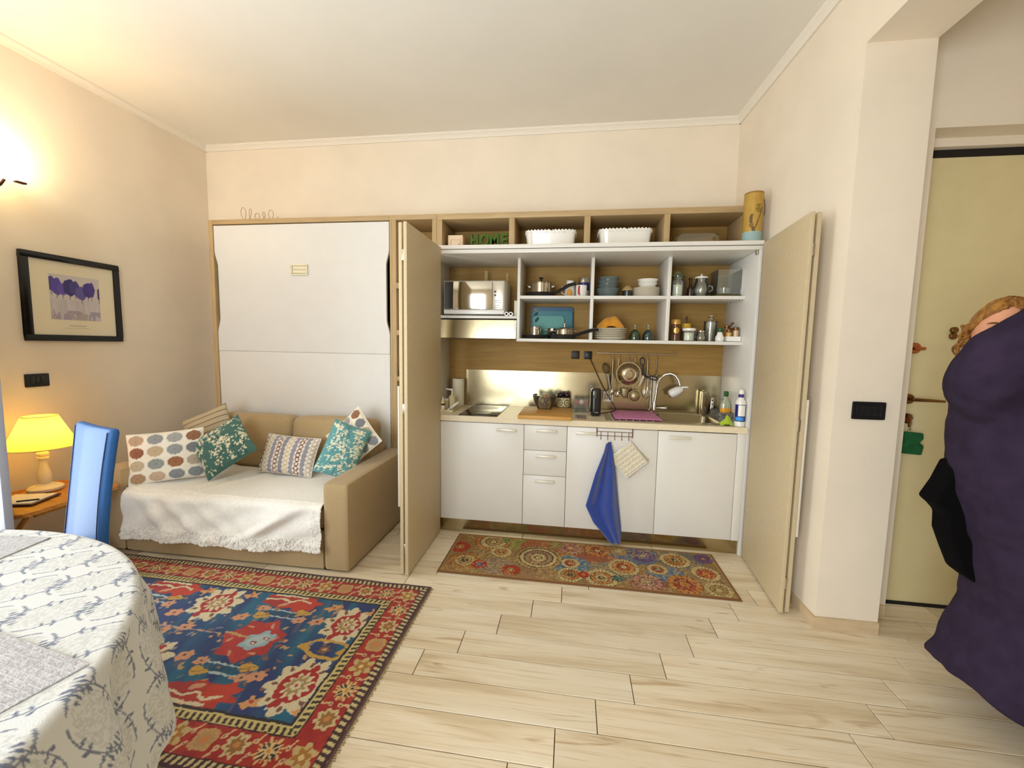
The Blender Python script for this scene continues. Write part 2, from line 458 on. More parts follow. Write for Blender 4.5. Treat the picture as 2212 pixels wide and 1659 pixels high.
struct('baseboard_right', BASEM, bb, smooth=False)
struct('baseboard_entry', BASEM, B(2.44, 2.570, -.562, -.5505, 0, .062), smooth=False)
struct('baseboard_left', BASEM, B(-2.4, -2.388, -1.30, .63, 0, .062), smooth=False)

# ---------------------------------------------------------------- entrance door
DOORM = M('cream_security_door', (222, 206, 156), .5, var=.02, vscale=10)
BRASS = M('aged_brass', (120, 84, 44), .35, .9)
COPPER = M('copper', (176, 104, 62), .35, .9)
d1 = struct('door_1', DOORM, B(2.615, 3.44, -.41, -.352, .012, 2.345), bevel=.003)
part('door_frame', WALL, d1, B(2.5685, 2.581, -.549, -.352, 0, 2.425).box(2.581, 2.618, -.40, -.352, 0, 2.425).box(3.437, 3.46, -.545, -.352, 0, 2.425).box(2.618, 3.437, -.44, -.352, 2.385, 2.425))
part('head_gap_strip', DARKG, d1, B(2.618, 3.437, -.405, -.352, 2.347, 2.384))  # dark strip standing in for the shaded gap above the door leaf
part('threshold', DARKG, d1, B(2.618, 3.437, -.42, -.352, 0, .011))
def disc(c, r, t, mat, parent, name, rim=.003):
    # rosette facing -Y
    return part(name, mat, parent, LT([(0, 0), (r, 0), (r, t - rim), (r - rim, t), (0, t)], c, 20, m=Matrix.Rotation(PI / 2, 4, 'X')))
disc((2.682, -.41, 1.131), .026, .014, BRASS, d1, 'rosette')
part('lever_handle', BRASS, d1, TB([(2.682, -.42, 1.131), (2.682, -.452, 1.131), (2.70, -.459, 1.131), (2.75, -.460, 1.130), (2.82, -.458, 1.127)], [.009, .009, .009, .008, .006], 10))
disc((2.682, -.41, 1.028), .027, .016, BRASS, d1, 'lock_rosette')
part('lock_cylinder', COPPER, d1, B(2.676, 2.688, -.436, -.424, 1.008, 1.036), bevel=.003)
disc((2.685, -.41, 1.397), .028, .015, COPPER, d1, 'bolt_rosette')
part('bolt_knob', COPPER, d1, MB().rbox((2.697, -.437, 1.395), (.052, .014, .016), .006, 4))
disc((2.857, -.41, 1.492), .016, .016, BRASS, d1, 'peephole')
disc((2.857, -.41, 1.462), .017, .012, BRASS, d1, 'peephole_cover')
kf = thing('key_fob', 'green felt key fob hanging from the entrance door lock', 'key fob', (2.70, -.437, .845))
GRF = M('green_felt', (24, 92, 48), .95, var=.2, vscale=30, bump=.4)
poly = [(-.045, .0), (.05, -.005), (.056, .045), (.036, .06), (.052, .082), (.048, .11), (-.04, .115), (-.05, .075), (-.042, .05), (-.055, .02)]
part('felt_body', GRF, kf, MB().prism(poly, -.012, .012, 'y'), world=False, bevel=.006, seg=3)
ch = MB()
for k in range(5):
    z = .12 + k * .017; rot = Matrix.Translation((-.012 + .001 * k, 0, z)) @ Matrix.Rotation(PI / 2 * (k % 2), 4, 'Z')
    ch.tube([rot @ Vector((.0065 * math.cos(t), 0, .011 * math.sin(t))) for t in np.linspace(0, 2 * PI, 12, endpoint=False)], .0022, 6, closed=True)
part('chain', STEELR, kf, ch, world=False)
part('key', BRASS, kf, B(-.02, -.014, -.004, .004, .14, .19).rbox((-.017, 0, .195), (.022, .004, .022), .002, 4), world=False)

# ---------------------------------------------------------------- open glazed leaf at the left edge
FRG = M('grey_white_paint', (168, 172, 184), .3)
PANE = M('sky_reflection_glazing', (110, 140, 186), .12, coat=.6)  # opaque blue base colour stands in for daylight reflected in the pane
w2 = B(-1.855, -1.800, -1.27, -1.235, .02, 2.2); w2.box(-2.39, -2.33, -1.27, -1.235, .02, 2.2); w2.box(-2.33, -1.855, -1.27, -1.235, 2.13, 2.2); w2.box(-2.33, -1.855, -1.27, -1.235, .02, .46)
win2 = struct('window_2', FRG, w2, bevel=.003)
part('pane', PANE, win2, B(-2.33, -1.855, -1.258, -1.246, .46, 2.13))
part('hinge', STEELR, win2, TB([(-2.394, -1.25, .4), (-2.394, -1.25, .5)], .006))

# ================================================================ WALL BED, BOOKCASE, OVERHEAD NICHES
YF = .25
bed = thing('wall_bed', 'closed white wall bed in a beige wooden surround above the sofa', 'wall bed', (-1.27, YF + .15, 0))
part('stile', BEIGEV, bed, B(-2.05, -2.012, YF, .60, 0, 2.345), bevel=.0015)
part('stile', BEIGEV, bed, B(-.489, -.472, YF, .60, 0, 2.308), bevel=.0015)
part('top_rail', BEIGE, bed, B(-2.0118, -.4905, YF, .60, 2.308, 2.345), bevel=.0015)
part('back_panel', DARKG, bed, B(-2.011, -.49, .40, .41, .02, 2.307))
def notched(z0, z1):
    # outline with shallow hand-hold scallops on both edges between 1.42 and 2.11
    def edge(z):
        if z <= 1.43 or z >= 2.10: return 0
        d = min(z - 1.43, 2.10 - z) / .13
        t = max(0, min(1, d)); return .026 * t * t * (3 - 2 * t)
    zs = [z0] + [z for z in np.linspace(1.43, 2.10, 40) if z0 < z < z1] + [z1]
    return [(-2.006 + edge(z), z) for z in zs] + [(-.496 - edge(z), z) for z in zs[::-1]]
up = part('upper_panel', WHITEB, bed, MB().prism(notched(1.2865, 2.300), YF + .006, YF + .028, 'y'), smooth=30)
lo = part('lower_panel', WHITEB, bed, B(-2.006, -.496, YF + .006, YF + .028, .10, 1.2845), bevel=.001)
hx0, hx1, hz0, hz1 = -1.323, -1.177, 1.900, 1.986
HND = M('cream_handle', (232, 222, 190), .35)
hf = MB().box(hx0, hx1, YF - .006, YF + .0055, hz0, hz0 + .012).box(hx0, hx1, YF - .006, YF + .0055, hz1 - .012, hz1).box(hx0, hx0 + .012, YF - .006, YF + .0055, hz0 + .012, hz1 - .012).box(hx1 - .012, hx1, YF - .006, YF + .0055, hz0 + .012, hz1 - .012)
hh = part('pull_handle', HND, bed, hf, bevel=.002)
sub('pull_flap', HND, hh, B(hx0 + .015, hx1 - .015, YF - .002, YF + .005, 1.943, 1.971), bevel=.002)
sub('pull_lower_flap', HND, hh, B(hx0 + .015, hx1 - .015, YF - .002, YF + .005, 1.915, 1.940), bevel=.002)

coil = thing('wire_coil', 'thin looping wire lying on top of the wall bed', 'wire', (-1.64, YF + .06, 2.3455))
pts = []
for t in np.linspace(0, 1, 120):
    a = t * 5.2 * 2 * PI
    R = .046 + .012 * math.sin(t * 9)
    pts.append((-.165 + .32 * t + .03 * math.sin(a), .012 * math.cos(a * .5), .003 + R * (1 - math.cos(a)) * (1 - .35 * t)))
part('wire', M('copper_wire', (120, 92, 70), .4, .6), coil, TB(pts, .0016, 5), world=False)

bk = thing('bookcase', 'tall narrow beige bookcase between wall bed and folding kitchen door', 'bookcase', (-.30, YF + .18, 0))
part('side_panel', BEIGEV, bk, B(-.4715, -.437, YF, .60, 0, 2.308), bevel=.0015)
part('side_panel', BEIGEV, bk, B(-.150, -.113, YF, .60, 0, 2.308), bevel=.0015)
part('top_board', BEIGE, bk, B(-.4895, -.113, YF, .60, 2.3085, 2.345), bevel=.0015)
for z0, z1 in ((1.795, 1.838), (1.436, 1.476), (1.077, 1.113), (.735, .772), (.38, .415), (.06, .10)):
    part('shelf', BEIGE, bk, B(-.4365, -.1505, YF, .59, z0, z1), bevel=.0015)
part('back_panel', BEIGEB, bk, B(-.4365, -.1505, .591, .60, 0, 2.305))
one('card', 'orange card leaning on a bookcase shelf', 'card', B(-.422, -.414, .30, .44, 1.477, 1.66), M('orange_card', (214, 140, 60), .7))
one('box', 'small white box on the second bookcase shelf', 'box', B(-.405, -.345, .27, .35, 1.477, 1.54), CERAM, bevel=.004)
dv = thing('thermostat', 'small black and silver device on the third bookcase shelf', 'device', (-.405, .29, 1.114))
part('body', BLACKP, dv, B(-.43, -.385, .275, .30, 1.114, 1.165), bevel=.003)
part('dial', STEELR, dv, LT([(0, 0), (.012, 0), (.012, .006), (0, .008)], (-.408, .275, 1.14), 16, m=Matrix.Rotation(PI / 2, 4, 'X')))
for k, (x0, x1, h) in enumerate(((-.432, -.412, .225), (-.410, -.396, .20), (-.394, -.372, .24))):
    b_ = thing('book', 'white spined book, %s of three on the low bookcase shelf' % ('leftmost', 'middle', 'rightmost')[k], 'book', (x0, .28, .7725), group='books in the narrow bookcase')
    part('pages', M('paper', (236, 228, 210), .8), b_, B(x0 + .002, x1 - .002, .284, .42, .7745, .7725 + h - .003))
    part('cover', M('book_cover_%d' % k, ((230, 230, 228), (210, 200, 184), (226, 222, 214))[k], .5), b_, B(x0, x0 + .0018, .28, .425, .7725, .7725 + h).box(x1 - .0018, x1, .28, .425, .7725, .7725 + h).box(x0 + .0018, x1 - .0018, .28, .2835, .7725, .7725 + h))

nu = thing('overhead_niche_unit', 'beige open unit of four niches above the kitchen', 'shelf unit', (.99, YF + .17, 2.053))
NX = [-.1115, .437, .982, 1.532, 2.062]
part('top_board', BEIGE, nu, B(-.1115, 2.10, YF, .60, 2.303, 2.345), bevel=.0015)
for a, b_ in ((-.1115, -.072), (.437, .478), (.982, 1.025), (1.532, 1.572), (2.062, 2.10)):
    part('divider', BEIGEV, nu, B(a, b_, YF, .60, 2.056, 2.3025), bevel=.0015)
part('back_panel', BEIGEB, nu, B(-.11, 2.09, .601, .611, 2.056, 2.345))

# ================================================================ KITCHEN CARCASS
kc = thing('kitchen_surround', 'white cupboard surround holding the compact kitchen', 'cupboard', (.99, .27, 0))
part('side_panel', WHITE, kc, B(-.112, -.092, -.0, .55, 0, 1.9985), bevel=.001)
part('side_panel', WHITE, kc, B(2.066, 2.086, -.0, .55, 0, 1.9985), bevel=.001)
part('ceiling_board', WHITE, kc, B(-.112, 2.086, 0, .58, 1.999, 2.0245), bevel=.001)
part('top_board', WHITE, kc, B(-.112, 2.089, -.004, .60, 2.0285, 2.0545), bevel=.001)
part('spacer', DARKG, kc, B(-.11, 2.084, .006, .58, 2.0245, 2.0285))
part('back_panel', BEIGEB, kc, B(-.0915, 2.0655, .53, .549, .80, 1.9985))
for x in (-.085, 2.058):
    part('pivot_bracket', STEELR, kc, B(x - .006, x + .006, .004, .03, 1.972, 1.998), bevel=.002)

# folding doors, two leaves each side
def leaf_pair(label, hx, fx, sgn):
    # inner leaf from hinge (hx,-.02) to fold (fx,-.632); outer leaf folded back behind it
    t = thing('folding_door', label, 'folding door', (hx, -.03, 0))
    d = Vector((fx - hx, -.612, 0)); L = d.length; a = math.atan2(d.y, d.x)
    def leaf(off, l0, l1, name, mat=GREIGE):
        m = Matrix.Translation((hx, -.02, 0)) @ Matrix.Rotation(a, 4, 'Z')
        return part(name, mat, t, MB().box(l0, l1, off - .0095, off + .0095, .012, 2.036, m=m), bevel=.0012, smooth=30)
    inner = leaf(-sgn * .0095, 0, L, 'inner_leaf')
    outer = leaf(sgn * .024, .02, L - .012, 'outer_leaf')
    m = Matrix.Translation((hx, -.02, 0)) @ Matrix.Rotation(a, 4, 'Z')
    for z in (1.86, 1.0, .17):
        part('hinge', STEELR, t, MB().box(L - .05, L - .006, min(0, sgn * .014), max(0, sgn * .014), z - .03, z + .03, m=m), bevel=.002)
    o0, o1 = sorted((sgn * .0345, sgn * .0465))
    part('grip_bar', M('pale_grip', (216, 208, 190), .4), t, MB().box(L - .034, L - .012, o0, o1, .42, 1.13, m=m), bevel=.003)
    return t
leaf_pair('folding greige kitchen door standing open beside the bookcase', -.012, -.010, -1)
leaf_pair('folding greige kitchen door standing open against the right wall', 2.098, 2.052, 1)

# base units
def door_front(t, x0, x1, z0, z1, name='door', hx=None, hz=None, hw=.14):
    d = part(name, WHITE, t, B(x0 + .0016, x1 - .0016, -.0005, .018, z0 + .0015, z1 - .0015), bevel=.0015)
    if hx is not None:
        h = MB().box(hx - hw / 2, hx + hw / 2, -.020, -.012, hz - .009, hz + .009).box(hx - hw / 2 + .01, hx - hw / 2 + .018, -.012, -.0005, hz - .004, hz + .004).box(hx + hw / 2 - .018, hx + hw / 2 - .01, -.012, -.0005, hz - .004, hz + .004)
        sub('handle', M('pale_satin_handle', (226, 218, 200), .3, .15), d, h, bevel=.002)
    return d
D0, D1, DZ = .10, .822, .018
def carcass(name, label, x0, x1):
    t = thing(name, label, 'cabinet', ((x0 + x1) / 2, .27, D0))
    part('body', WHITE, t, B(x0 + .001, x1 - .001, .0195, .515, D0, .738 if x0 > 1.5 else .828))
    return t
c1 = carcass('base_cabinet', 'white base cabinet under the glass hob', 0, .607); door_front(c1, 0, .607, D0, D1, hx=.484, hz=.778)
c2 = carcass('drawer_unit', 'narrow white unit of three drawers under the chopping board', .607, .907)
door_front(c2, .607, .907, .643, D1, 'drawer', .765, .785); door_front(c2, .607, .907, .464, .643, 'drawer', .762, .604); door_front(c2, .607, .907, D0, .464, 'drawer', .760, .425)
c3 = carcass('base_cabinet', 'white base cabinet with blue towel and pot holder hanging on its door', .907, 1.513); door_front(c3, .907, 1.513, D0, D1, hx=1.037, hz=.782)
c4 = carcass('base_cabinet', 'white base cabinet under the sink, nearest the right folding door', 1.513, 2.011); door_front(c4, 1.513, 2.011, D0, D1, hx=1.646, hz=.782)
fl = thing('filler_panel', 'narrow white filler strip right of the sink cabinet', 'panel', (2.037, .01, D0)); part('strip', WHITE, fl, B(2.0125, 2.0655, -.0005, .018, D0, .826), bevel=.001)
fl = thing('filler_panel', 'narrow white filler strip left of the hob cabinet', 'panel', (-.045, .01, D0)); part('strip', WHITE, fl, B(-.0915, -.0015, -.0005, .018, D0, .826), bevel=.001)
one('plinth', 'brushed steel plinth along the floor under the kitchen cabinets', 'plinth', B(-.0915, 2.0655, .02, .032, .002, .099), STEEL)
# worktop with sink cut-out
wt = thing('worktop', 'cream kitchen worktop running under hob, board and sink', 'worktop', (.99, .25, .83))
SX0, SX1, SY0, SY1 = 1.56, 1.95, .10, .43
for bx in ((-.0915, SX0, -.012, .5285), (SX1, 2.0655, -.012, .5285), (SX0, SX1, -.012, SY0), (SX0, SX1, SY1, .5285)):
    part('slab', WTOP, wt, B(*bx, .8285, .868))
one('backsplash', 'brushed steel splash panel along the wall behind hob and sink', 'splash panel', B(.055, 2.0645, .5265, .5295, .8685, 1.166), STEEL)
hob = thing('hob', 'black glass hob set into the left worktop', 'hob', (.265, .25, .868))
part('glass_plate', BLACKG, hob, B(.13, .41, .012, .512, .8683, .8725), bevel=.001)
RING = M('hob_ring', (60, 60, 62), .3)
for (x, y, r) in ((.27, .14, .075), (.27, .37, .09)):
    part('cooking_zone', RING, hob, LT([(r - .0016, 0), (r, 0), (r, .0003), (r - .0016, .0003)], (x, y, .8726), 40))
# sink
sk = thing('sink', 'steel sink with drainer let into the right of the worktop', 'sink', (1.6, .26, .868))
rim = MB()
for bx in ((1.17, SX0, .02, .46), (SX1, 2.0, .02, .46), (SX0, SX1, .02, SY0), (SX0, SX1, SY1, .46)): rim.box(*bx, .8683, .8712)
part('rim', STEELR, sk, rim)
SINKM = M('sink_steel', (150, 138, 112), .3, 1.0)
def bowl_shell(x0, x1, y0, y1, zt, zb, r=.05, ins=.03):
    ring = []
    def rr(x0, x1, y0, y1, r):
        P = []
        for cx, cy, a in ((x1 - r, y1 - r, 0), (x0 + r, y1 - r, 90), (x0 + r, y0 + r, 180), (x1 - r, y0 + r, 270)):
            for k in range(7):
                t = math.radians(a + k * 15); P.append((cx + r * math.cos(t), cy + r * math.sin(t)))
        return P
    levels = [(0, zt, r), (.004, zt - .006, r), (.010, zb + .03, r), (.018, zb + .008, r), (.035, zb, r)]
    mb = MB(); n = 28; vs = []; fs = []
    for i, z, rad in levels: vs += [(x, y, z) for x, y in rr(x0 + i, x1 - i, y0 + i, y1 - i, rad)]
    for l in range(len(levels) - 1):
        for k in range(n): fs.append((l * n + k, l * n + (k + 1) % n, (l + 1) * n + (k + 1) % n, (l + 1) * n + k))
    fs.append(tuple((len(levels) - 1) * n + k for k in range(n)))
    return mb.add(vs, fs)
bo = part('bowl', SINKM, sk, bowl_shell(SX0, SX1, SY0, SY1, .870, .745), fix=False)
sub('drain', CHROME, bo, LT([(0, 0), (.028, 0), (.032, .003), (0, .004)], (1.755, .265, .7452)))
for k in range(7):
    part('drainer_ridge', STEELR, sk, TB([(1.22 + k * .045, .06, .8717), (1.22 + k * .045, .43, .8717)], .004, 6))
PINK = M('pink_silicone', (216, 140, 182), .6)
pk = thing('drying_mat', 'pink ribbed drying mat lying on the sink drainer', 'mat', (1.39, .28, .8763))
part('sheet', PINK, pk, B(1.235, 1.555, .085, .475, .8763, .8795), bevel=.001)
for k in range(16):
    x = 1.25 + k * .0193; part('rib', PINK, pk, TB([(x, .095, .8797), (x + .004, .465, .8797)], .0030, 6))
# tap
tp = thing('kitchen_tap', 'tall curved chrome kitchen tap with white spray head', 'tap', (1.568, .475, .8715))
arc = [(1.572, .475, .955), (1.578, .473, 1.02), (1.584, .47, 1.09), (1.600, .462, 1.140), (1.632, .452, 1.172), (1.672, .442, 1.182), (1.705, .436, 1.168), (1.727, .430, 1.135), (1.740, .428, 1.095)]
part('body', CHROME, tp, LT([(.030, 0), (.030, .006), (.017, .014), (.016, .085), (.013, .092), (0, .092)], (1.568, .475, .8715)))
part('spout', CHROME, tp, TB(arc, .0095, 12))
part('lever', STEELR, tp, TB([(1.584, .475, .909), (1.628, .472, .911), (1.634, .472, .911), (1.662, .471, .913)], [.009, .009, .012, .012], 10))
mh = Matrix.Translation((1.728, .426, 1.055)) @ Matrix.Rotation(math.radians(62), 4, 'Y')
WPL = M('white_plastic', (240, 238, 232), .3)
sp = part('spray_head', WPL, tp, LT([(0, -.07), (.026, -.068), (.034, -.05), (.034, -.01), (.024, .025), (.016, .035), (0, .036)], (0, 0, 0), 20, m=mh))
sub('selector', WPL, sp, MB().rbox((1.775, .42, 1.082), (.05, .016, .014), .006, 4))
sub('spray_face', STEELR, sp, LT([(0, -.0745), (.028, -.0745), (.028, -.069), (0, -.069)], (0, 0, 0), 20, m=mh))

# shelving inside the kitchen cupboard
sh = thing('kitchen_shelving', 'white open shelving with dividers inside the kitchen cupboard', 'shelving', (1.29, .355, 1.404))
SY_0, SY_1 = .18, .529
for a, b_ in ((.517, .537), (1.041, 1.063), (1.560, 1.584)):
    part('divider', WHITE, sh, B(a, b_, SY_0, SY_1, 1.4255, 1.9985), bevel=.0008)
for a, b_ in ((.5372, 1.0408), (1.0632, 1.5598), (1.5842, 2.0658)):
    part('middle_shelf', WHITE, sh, B(a, b_, SY_0 + .001, SY_1, 1.712, 1.734), bevel=.0008)
part('bottom_shelf', WHITE, sh, B(.517, 2.0658, SY_0, SY_1, 1.403, 1.4252), bevel=.0008)
part('microwave_shelf', WHITE, sh, B(-.0918, .5168, SY_0, SY_1, 1.568, 1.588), bevel=.0008)
for x, y in ((2.055, .22), (2.055, .45)): part('shelf_peg', STEELR, sh, B(x - .008, x + .008, y - .005, y + .005, 1.700, 1.7118))
Z_T, Z_M, Z_B, Z_MW, Z_N = 1.9985, 1.7342, 1.4254, 1.5882, 2.0547

hd = thing('extractor_hood', 'brushed steel extractor hood under the microwave shelf', 'extractor hood', (.22, .3, 1.42))
part('front_panel', STEEL, hd, MB().prism([(.158, 1.422), (.170, 1.556), (.182, 1.556), (.170, 1.422)], -.075, .505, 'x'), smooth=False)
part('housing', STEELR, hd, MB().prism([(.1705, 1.4225), (.1825, 1.556), (.528, 1.556), (.528, 1.4225)], -.085, .513, 'x'), smooth=False)
part('filter', M('hood_filter', (90, 84, 70), .4, .8), hd, B(-.03, .46, .20, .48, 1.4185, 1.4222))

mw = thing('microwave', 'white microwave with mirrored door on the upper left shelf', 'microwave', (.19, .35, Z_MW))
part('body', WPL, mw, B(-.045, .418, .215, .50, 1.6, 1.846), bevel=.004)
for x in (-.02, .39):
    for y in (.24, .47): part('foot', BLACKP, mw, LT([(.012, 0), (.012, .012), (0, .012)], (x, y, Z_MW), 12))
MIRR = M('mirror_door', (196, 188, 170), .10, 1.0)
dr = part('door', MIRR, mw, B(-.040, .327, .203, .2145, 1.634, 1.841), bevel=.003)
sub('door_window', M('tinted_window', (36, 30, 20), .25), dr, B(-.034, .030, .2015, .2035, 1.640, 1.836))
pn = part('control_panel', M('panel_silver', (208, 200, 182), .3, .5), mw, B(.330, .415, .203, .2145, 1.634, 1.841), bevel=.003)
for z in (1.765, 1.738): sub('button', BLACKP, pn, B(.343, .356, .200, .2035, z - .006, z + .006), bevel=.002)
for k, z in enumerate((1.70, 1.685, 1.665, 1.65)): sub('printed_row', M('panel_print', (150, 144, 130), .5), pn, B(.345, .385 + .01 * (k % 2), .2022, .2032, z - .002, z + .002))
part('bottom_strip', WPL, mw, B(-.042, .415, .205, .2145, 1.601, 1.631), bevel=.003)

# ================================================================ THINGS ON THE KITCHEN SHELVES
def lt(name, label, cat, x, y, z, parts, group=None, seg=28, sc_=1.0):
    """thing from lathed parts: (part name, profile, material[, tilt])"""
    t = thing(name, label, cat, (x, y, z), group=group, scale=sc_)
    for p in parts:
        part(p[0], p[2], t, LT(p[1], (0, 0, 0), seg), world=False, smooth=40)
    return t
def cyl(r, z0, z1, e=.003): return [(0, z0), (r - e, z0), (r, z0 + e), (r, z1 - e), (r - e, z1), (0, z1)]
def shell(outer, th=.003):
    """closed thin vessel wall from an outer profile listed bottom to top (starts at r=0)"""
    inner = [(max(0, r - th), z + (th if i < 2 else 0)) for i, (r, z) in enumerate(outer)]
    return outer + inner[::-1]
FLOUR = M('white_powder', (240, 234, 220), .9)
CLOTHY = M('ochre_cloth', (222, 150, 28), .9, var=.12, vscale=20, bump=.5, bscale=60, sheen=.3)
NONST = M('nonstick_black', (34, 30, 26), .35)
HANDB = M('black_handle', (26, 22, 20), .45)
POTST = M('pot_steel', (214, 206, 190), .12, 1.0)
GREYB = M('grey_blue_glaze', (98, 110, 108), .22, coat=.3, var=.08, vscale=30)
CREAMC = M('cream_ceramic', (236, 226, 204), .2, coat=.3)
GOLD = M('gold_lid', (206, 164, 92), .35, .7)
BROWN = M('coffee_brown', (84, 52, 26), .7)
YELLOW = M('yellow_lid', (230, 184, 60), .4)
DGREEN = M('dark_green_plastic', (28, 84, 40), .4)
WOODD = M('dark_wood', (74, 42, 24), .5)

# --- upper left cell: pans, mugs
def frying_pan(label, x, y, z, r, h, hdir, hl, rise):
    t = thing('frying_pan', label, 'frying pan', (x, y, z))
    part('pan_body', NONST, t, LT(shell([(0, 0), (r * .8, 0), (r * .88, .004), (r, h)], .004), seg=36), world=False)
    d = Vector(hdir).normalized()
    P = [d * (r * .93) + Vector((0, 0, h * .75)), d * (r + hl * .3) + Vector((0, 0, h * .9 + rise * .35)), d * (r + hl * .7) + Vector((0, 0, h + rise * .85)), d * (r + hl) + Vector((0, 0, h + rise))]
    part('handle', HANDB, t, TB(P, [.010, .012, .013, .010], 8), world=False)
    return t
frying_pan('black frying pan under the lidded steel pot, upper shelf', .675, .345, Z_M, .115, .036, (1, -.45, 0), .165, .055)
def loop_handle(t, mat, x, z, w, d, side, r=.004):
    part('handle', mat, t, TB([(x, -w / 2, z), (x + side * d, -w / 2 * .9, z + .004), (x + side * d, w / 2 * .9, z + .004), (x, w / 2, z)], r, 8), world=False)
def pot(label, x, y, z, r, h, lid=True, knob=True, front=True, handles=True):
    t = thing('steel_pot', label, 'pot', (x, y, z))
    part('pot_body', POTST, t, LT(shell([(0, 0), (r - .004, 0), (r, .005), (r, h - .002), (r + .003, h)], .003), seg=36), world=False)
    if handles:
        for s in (-1, 1): loop_handle(t, POTST, s * (r - .001), h * .78, .05, .022, s)
    if lid:
        l = part('lid', POTST, t, LT([(r + .002, h + .0005), (r + .003, h + .004), (r * .7, h + .014), (.02, h + .019), (0, h + .019)], seg=36), world=False)
        if knob: sub('knob', HANDB if knob == 2 else POTST, l, LT([(.006, h + .019), (.006, h + .03), (.016, h + .034), (.014, h + .044), (0, h + .046)]), world=False)
    return t
pot('lidded steel pot standing in the frying pan, upper shelf', .675, .345, Z_M + .0045, .080, .105, knob=2)
t = lt('mug', 'tall white mug with orange motif behind the pan handle', 'mug', .893, .365, Z_M, [('body', shell([(0, 0), (.034, 0), (.038, .004), (.040, .06), (.036, .092), (.028, .104), (.028, .126), (.031, .130)], .003), CERAM)])
part('handle', CERAM, t, TB([(-.037, 0, .03), (-.060, 0, .04), (-.066, 0, .065), (-.058, 0, .085), (-.037, 0, .088)], .0045, 8), world=False)
part('motif', M('orange_motif', (232, 160, 40), .4), t, MB().add([(.0405 * math.sin(a) * (1 if z < .07 else .97), -.0408 * math.cos(a) * (1 if z < .07 else .97), z) for z in (.018, .03, .045, .058, .066) for a in np.linspace(-.62, .5, 7) * {.018: .7, .03: 1, .045: .9, .058: .62, .066: .3}[z]], [(r * 7 + c, r * 7 + c + 1, r * 7 + c + 8, r * 7 + c + 7) for r in range(4) for c in range(6)]), world=False, fix=False)
t = lt('mug', 'white mug with red handle at the right of its shelf', 'mug', .975, .255, Z_M, [('body', shell([(0, 0), (.036, 0), (.039, .004), (.040, .078), (.040, .080)], .003), CERAM)])
part('handle', M('red_glaze', (190, 30, 34), .25, coat=.4), t, TB([(-.012, -.037, .012), (-.018, -.058, .018), (-.019, -.064, .042), (-.018, -.058, .066), (-.012, -.037, .072)], .0055, 8), world=False)
lt('tin', 'blue canister with steel lid behind the red handled mug', 'canister', .995, .40, Z_M, [('body', cyl(.042, 0, .128), M('blue_label', (58, 56, 120), .35)), ('lower_band', [(.0425, .0), (.0425, .06), (.042, .061), (.042, 0)], CERAM), ('lid', [(.0435, .120), (.0435, .152), (.040, .158), (.0, .158)], POTST)])
# --- upper middle cell: bowls and plates
def bowl_prof(r, h, foot=.5): return shell([(0, 0), (r * foot, 0), (r * (foot + .08), .004), (r * .86, h * .5), (r, h)], .0035)
lt('bowl', 'large grey blue bowl at the bottom of the dark bowl stack', 'bowl', 1.168, .33, Z_M, [('bowl', bowl_prof(.090, .066, .66), GREYB)])
for k in range(3):
    lt('bowl', ('lowest', 'middle', 'topmost')[k] + ' of the three small grey blue bowls on the large one', 'bowl', 1.168 + .003 * k, .33, Z_M + .069 + k * .0265 - .012, [('bowl', bowl_prof(.080, .036, .78), GREYB)], group='stacked grey blue bowls')
t = lt('jar', 'small dark jar with beige cloth cover between bowls and plates', 'jar', 1.309, .31, Z_M, [('body', cyl(.036, 0, .052), M('dark_glass', (34, 44, 40), .1, coat=.6)), ('cloth_cover', [(.039, .05), (.041, .054), (.034, .066), (.018, .082), (.006, .088), (0, .088)], M('beige_cloth', (186, 156, 108), .9))])
for k in range(7):
    lt('plate', ('lowest', 'second lowest', 'third lowest', 'middle', 'third highest', 'second highest', 'topmost')[k] + ' white side plate under the two white bowls', 'plate', 1.440, .31, Z_M + k * .0088, [('plate', shell([(0, 0), (.055, 0), (.062, .003), (.094, .013), (.095, .0145)], .003), CREAMC)], group='white side plates')
for k in range(2):
    lt('bowl', 'white bowl, %s of the two on the side plates' % ('lower', 'upper')[k], 'bowl', 1.448, .31, Z_M + .0705 + k * .026, [('bowl', bowl_prof(.074 if k else .069, .032, .7), CERAM)], group='white bowls')
# --- upper right cell: jars
lt('storage_jar', 'lidded glass jar half full of white powder on the upper shelf', 'jar', 1.655, .30, Z_M, [('glass', shell([(0, 0), (.046, 0), (.050, .006), (.050, .10), (.046, .118), (.036, .128), (.036, .14)], .003), GLASS), ('powder', cyl(.0462, .0035, .088), FLOUR), ('lid', [(0, .1405), (.034, .1405), (.046, .143), (.047, .150), (.032, .160), (.026, .168), (.026, .178), (.022, .182), (0, .182)], thin_glass('green_glass', (206, 214, 176), .12, body=.12, bcol=(190, 200, 160)))])
lt('bottle', 'small dark brown bottle between the two upper glass jars', 'bottle', 1.752, .34, Z_M, [('bottle', cyl(.024, 0, .07)[:-1] + [(.011, .085), (.010, .13), (.013, .132), (.013, .145), (0, .146)], M('brown_glass', (50, 30, 14), .08, coat=.6))])
t = lt('storage_jar', 'round bellied glass jar with white knobbed lid, upper shelf', 'jar', 1.822, .33, Z_M, [('glass', shell([(0, 0), (.036, 0), (.044, .008), (.058, .05), (.056, .075), (.043, .112), (.038, .122), (.038, .138)], .0032), GLASS), ('lid', [(0, .1385), (.043, .1385), (.044, .141), (.044, .149), (.03, .153), (.008, .156), (.006, .163), (.009, .168), (0, .171)], CERAM)])
part('handle', GLASS, t, TB([(.05, -.02, .04), (.072, -.03, .055), (.068, -.03, .08), (.05, -.02, .088)], .005, 8), world=False)
TRAY = M('smoked_tray', (92, 82, 40), .2, coat=.4)
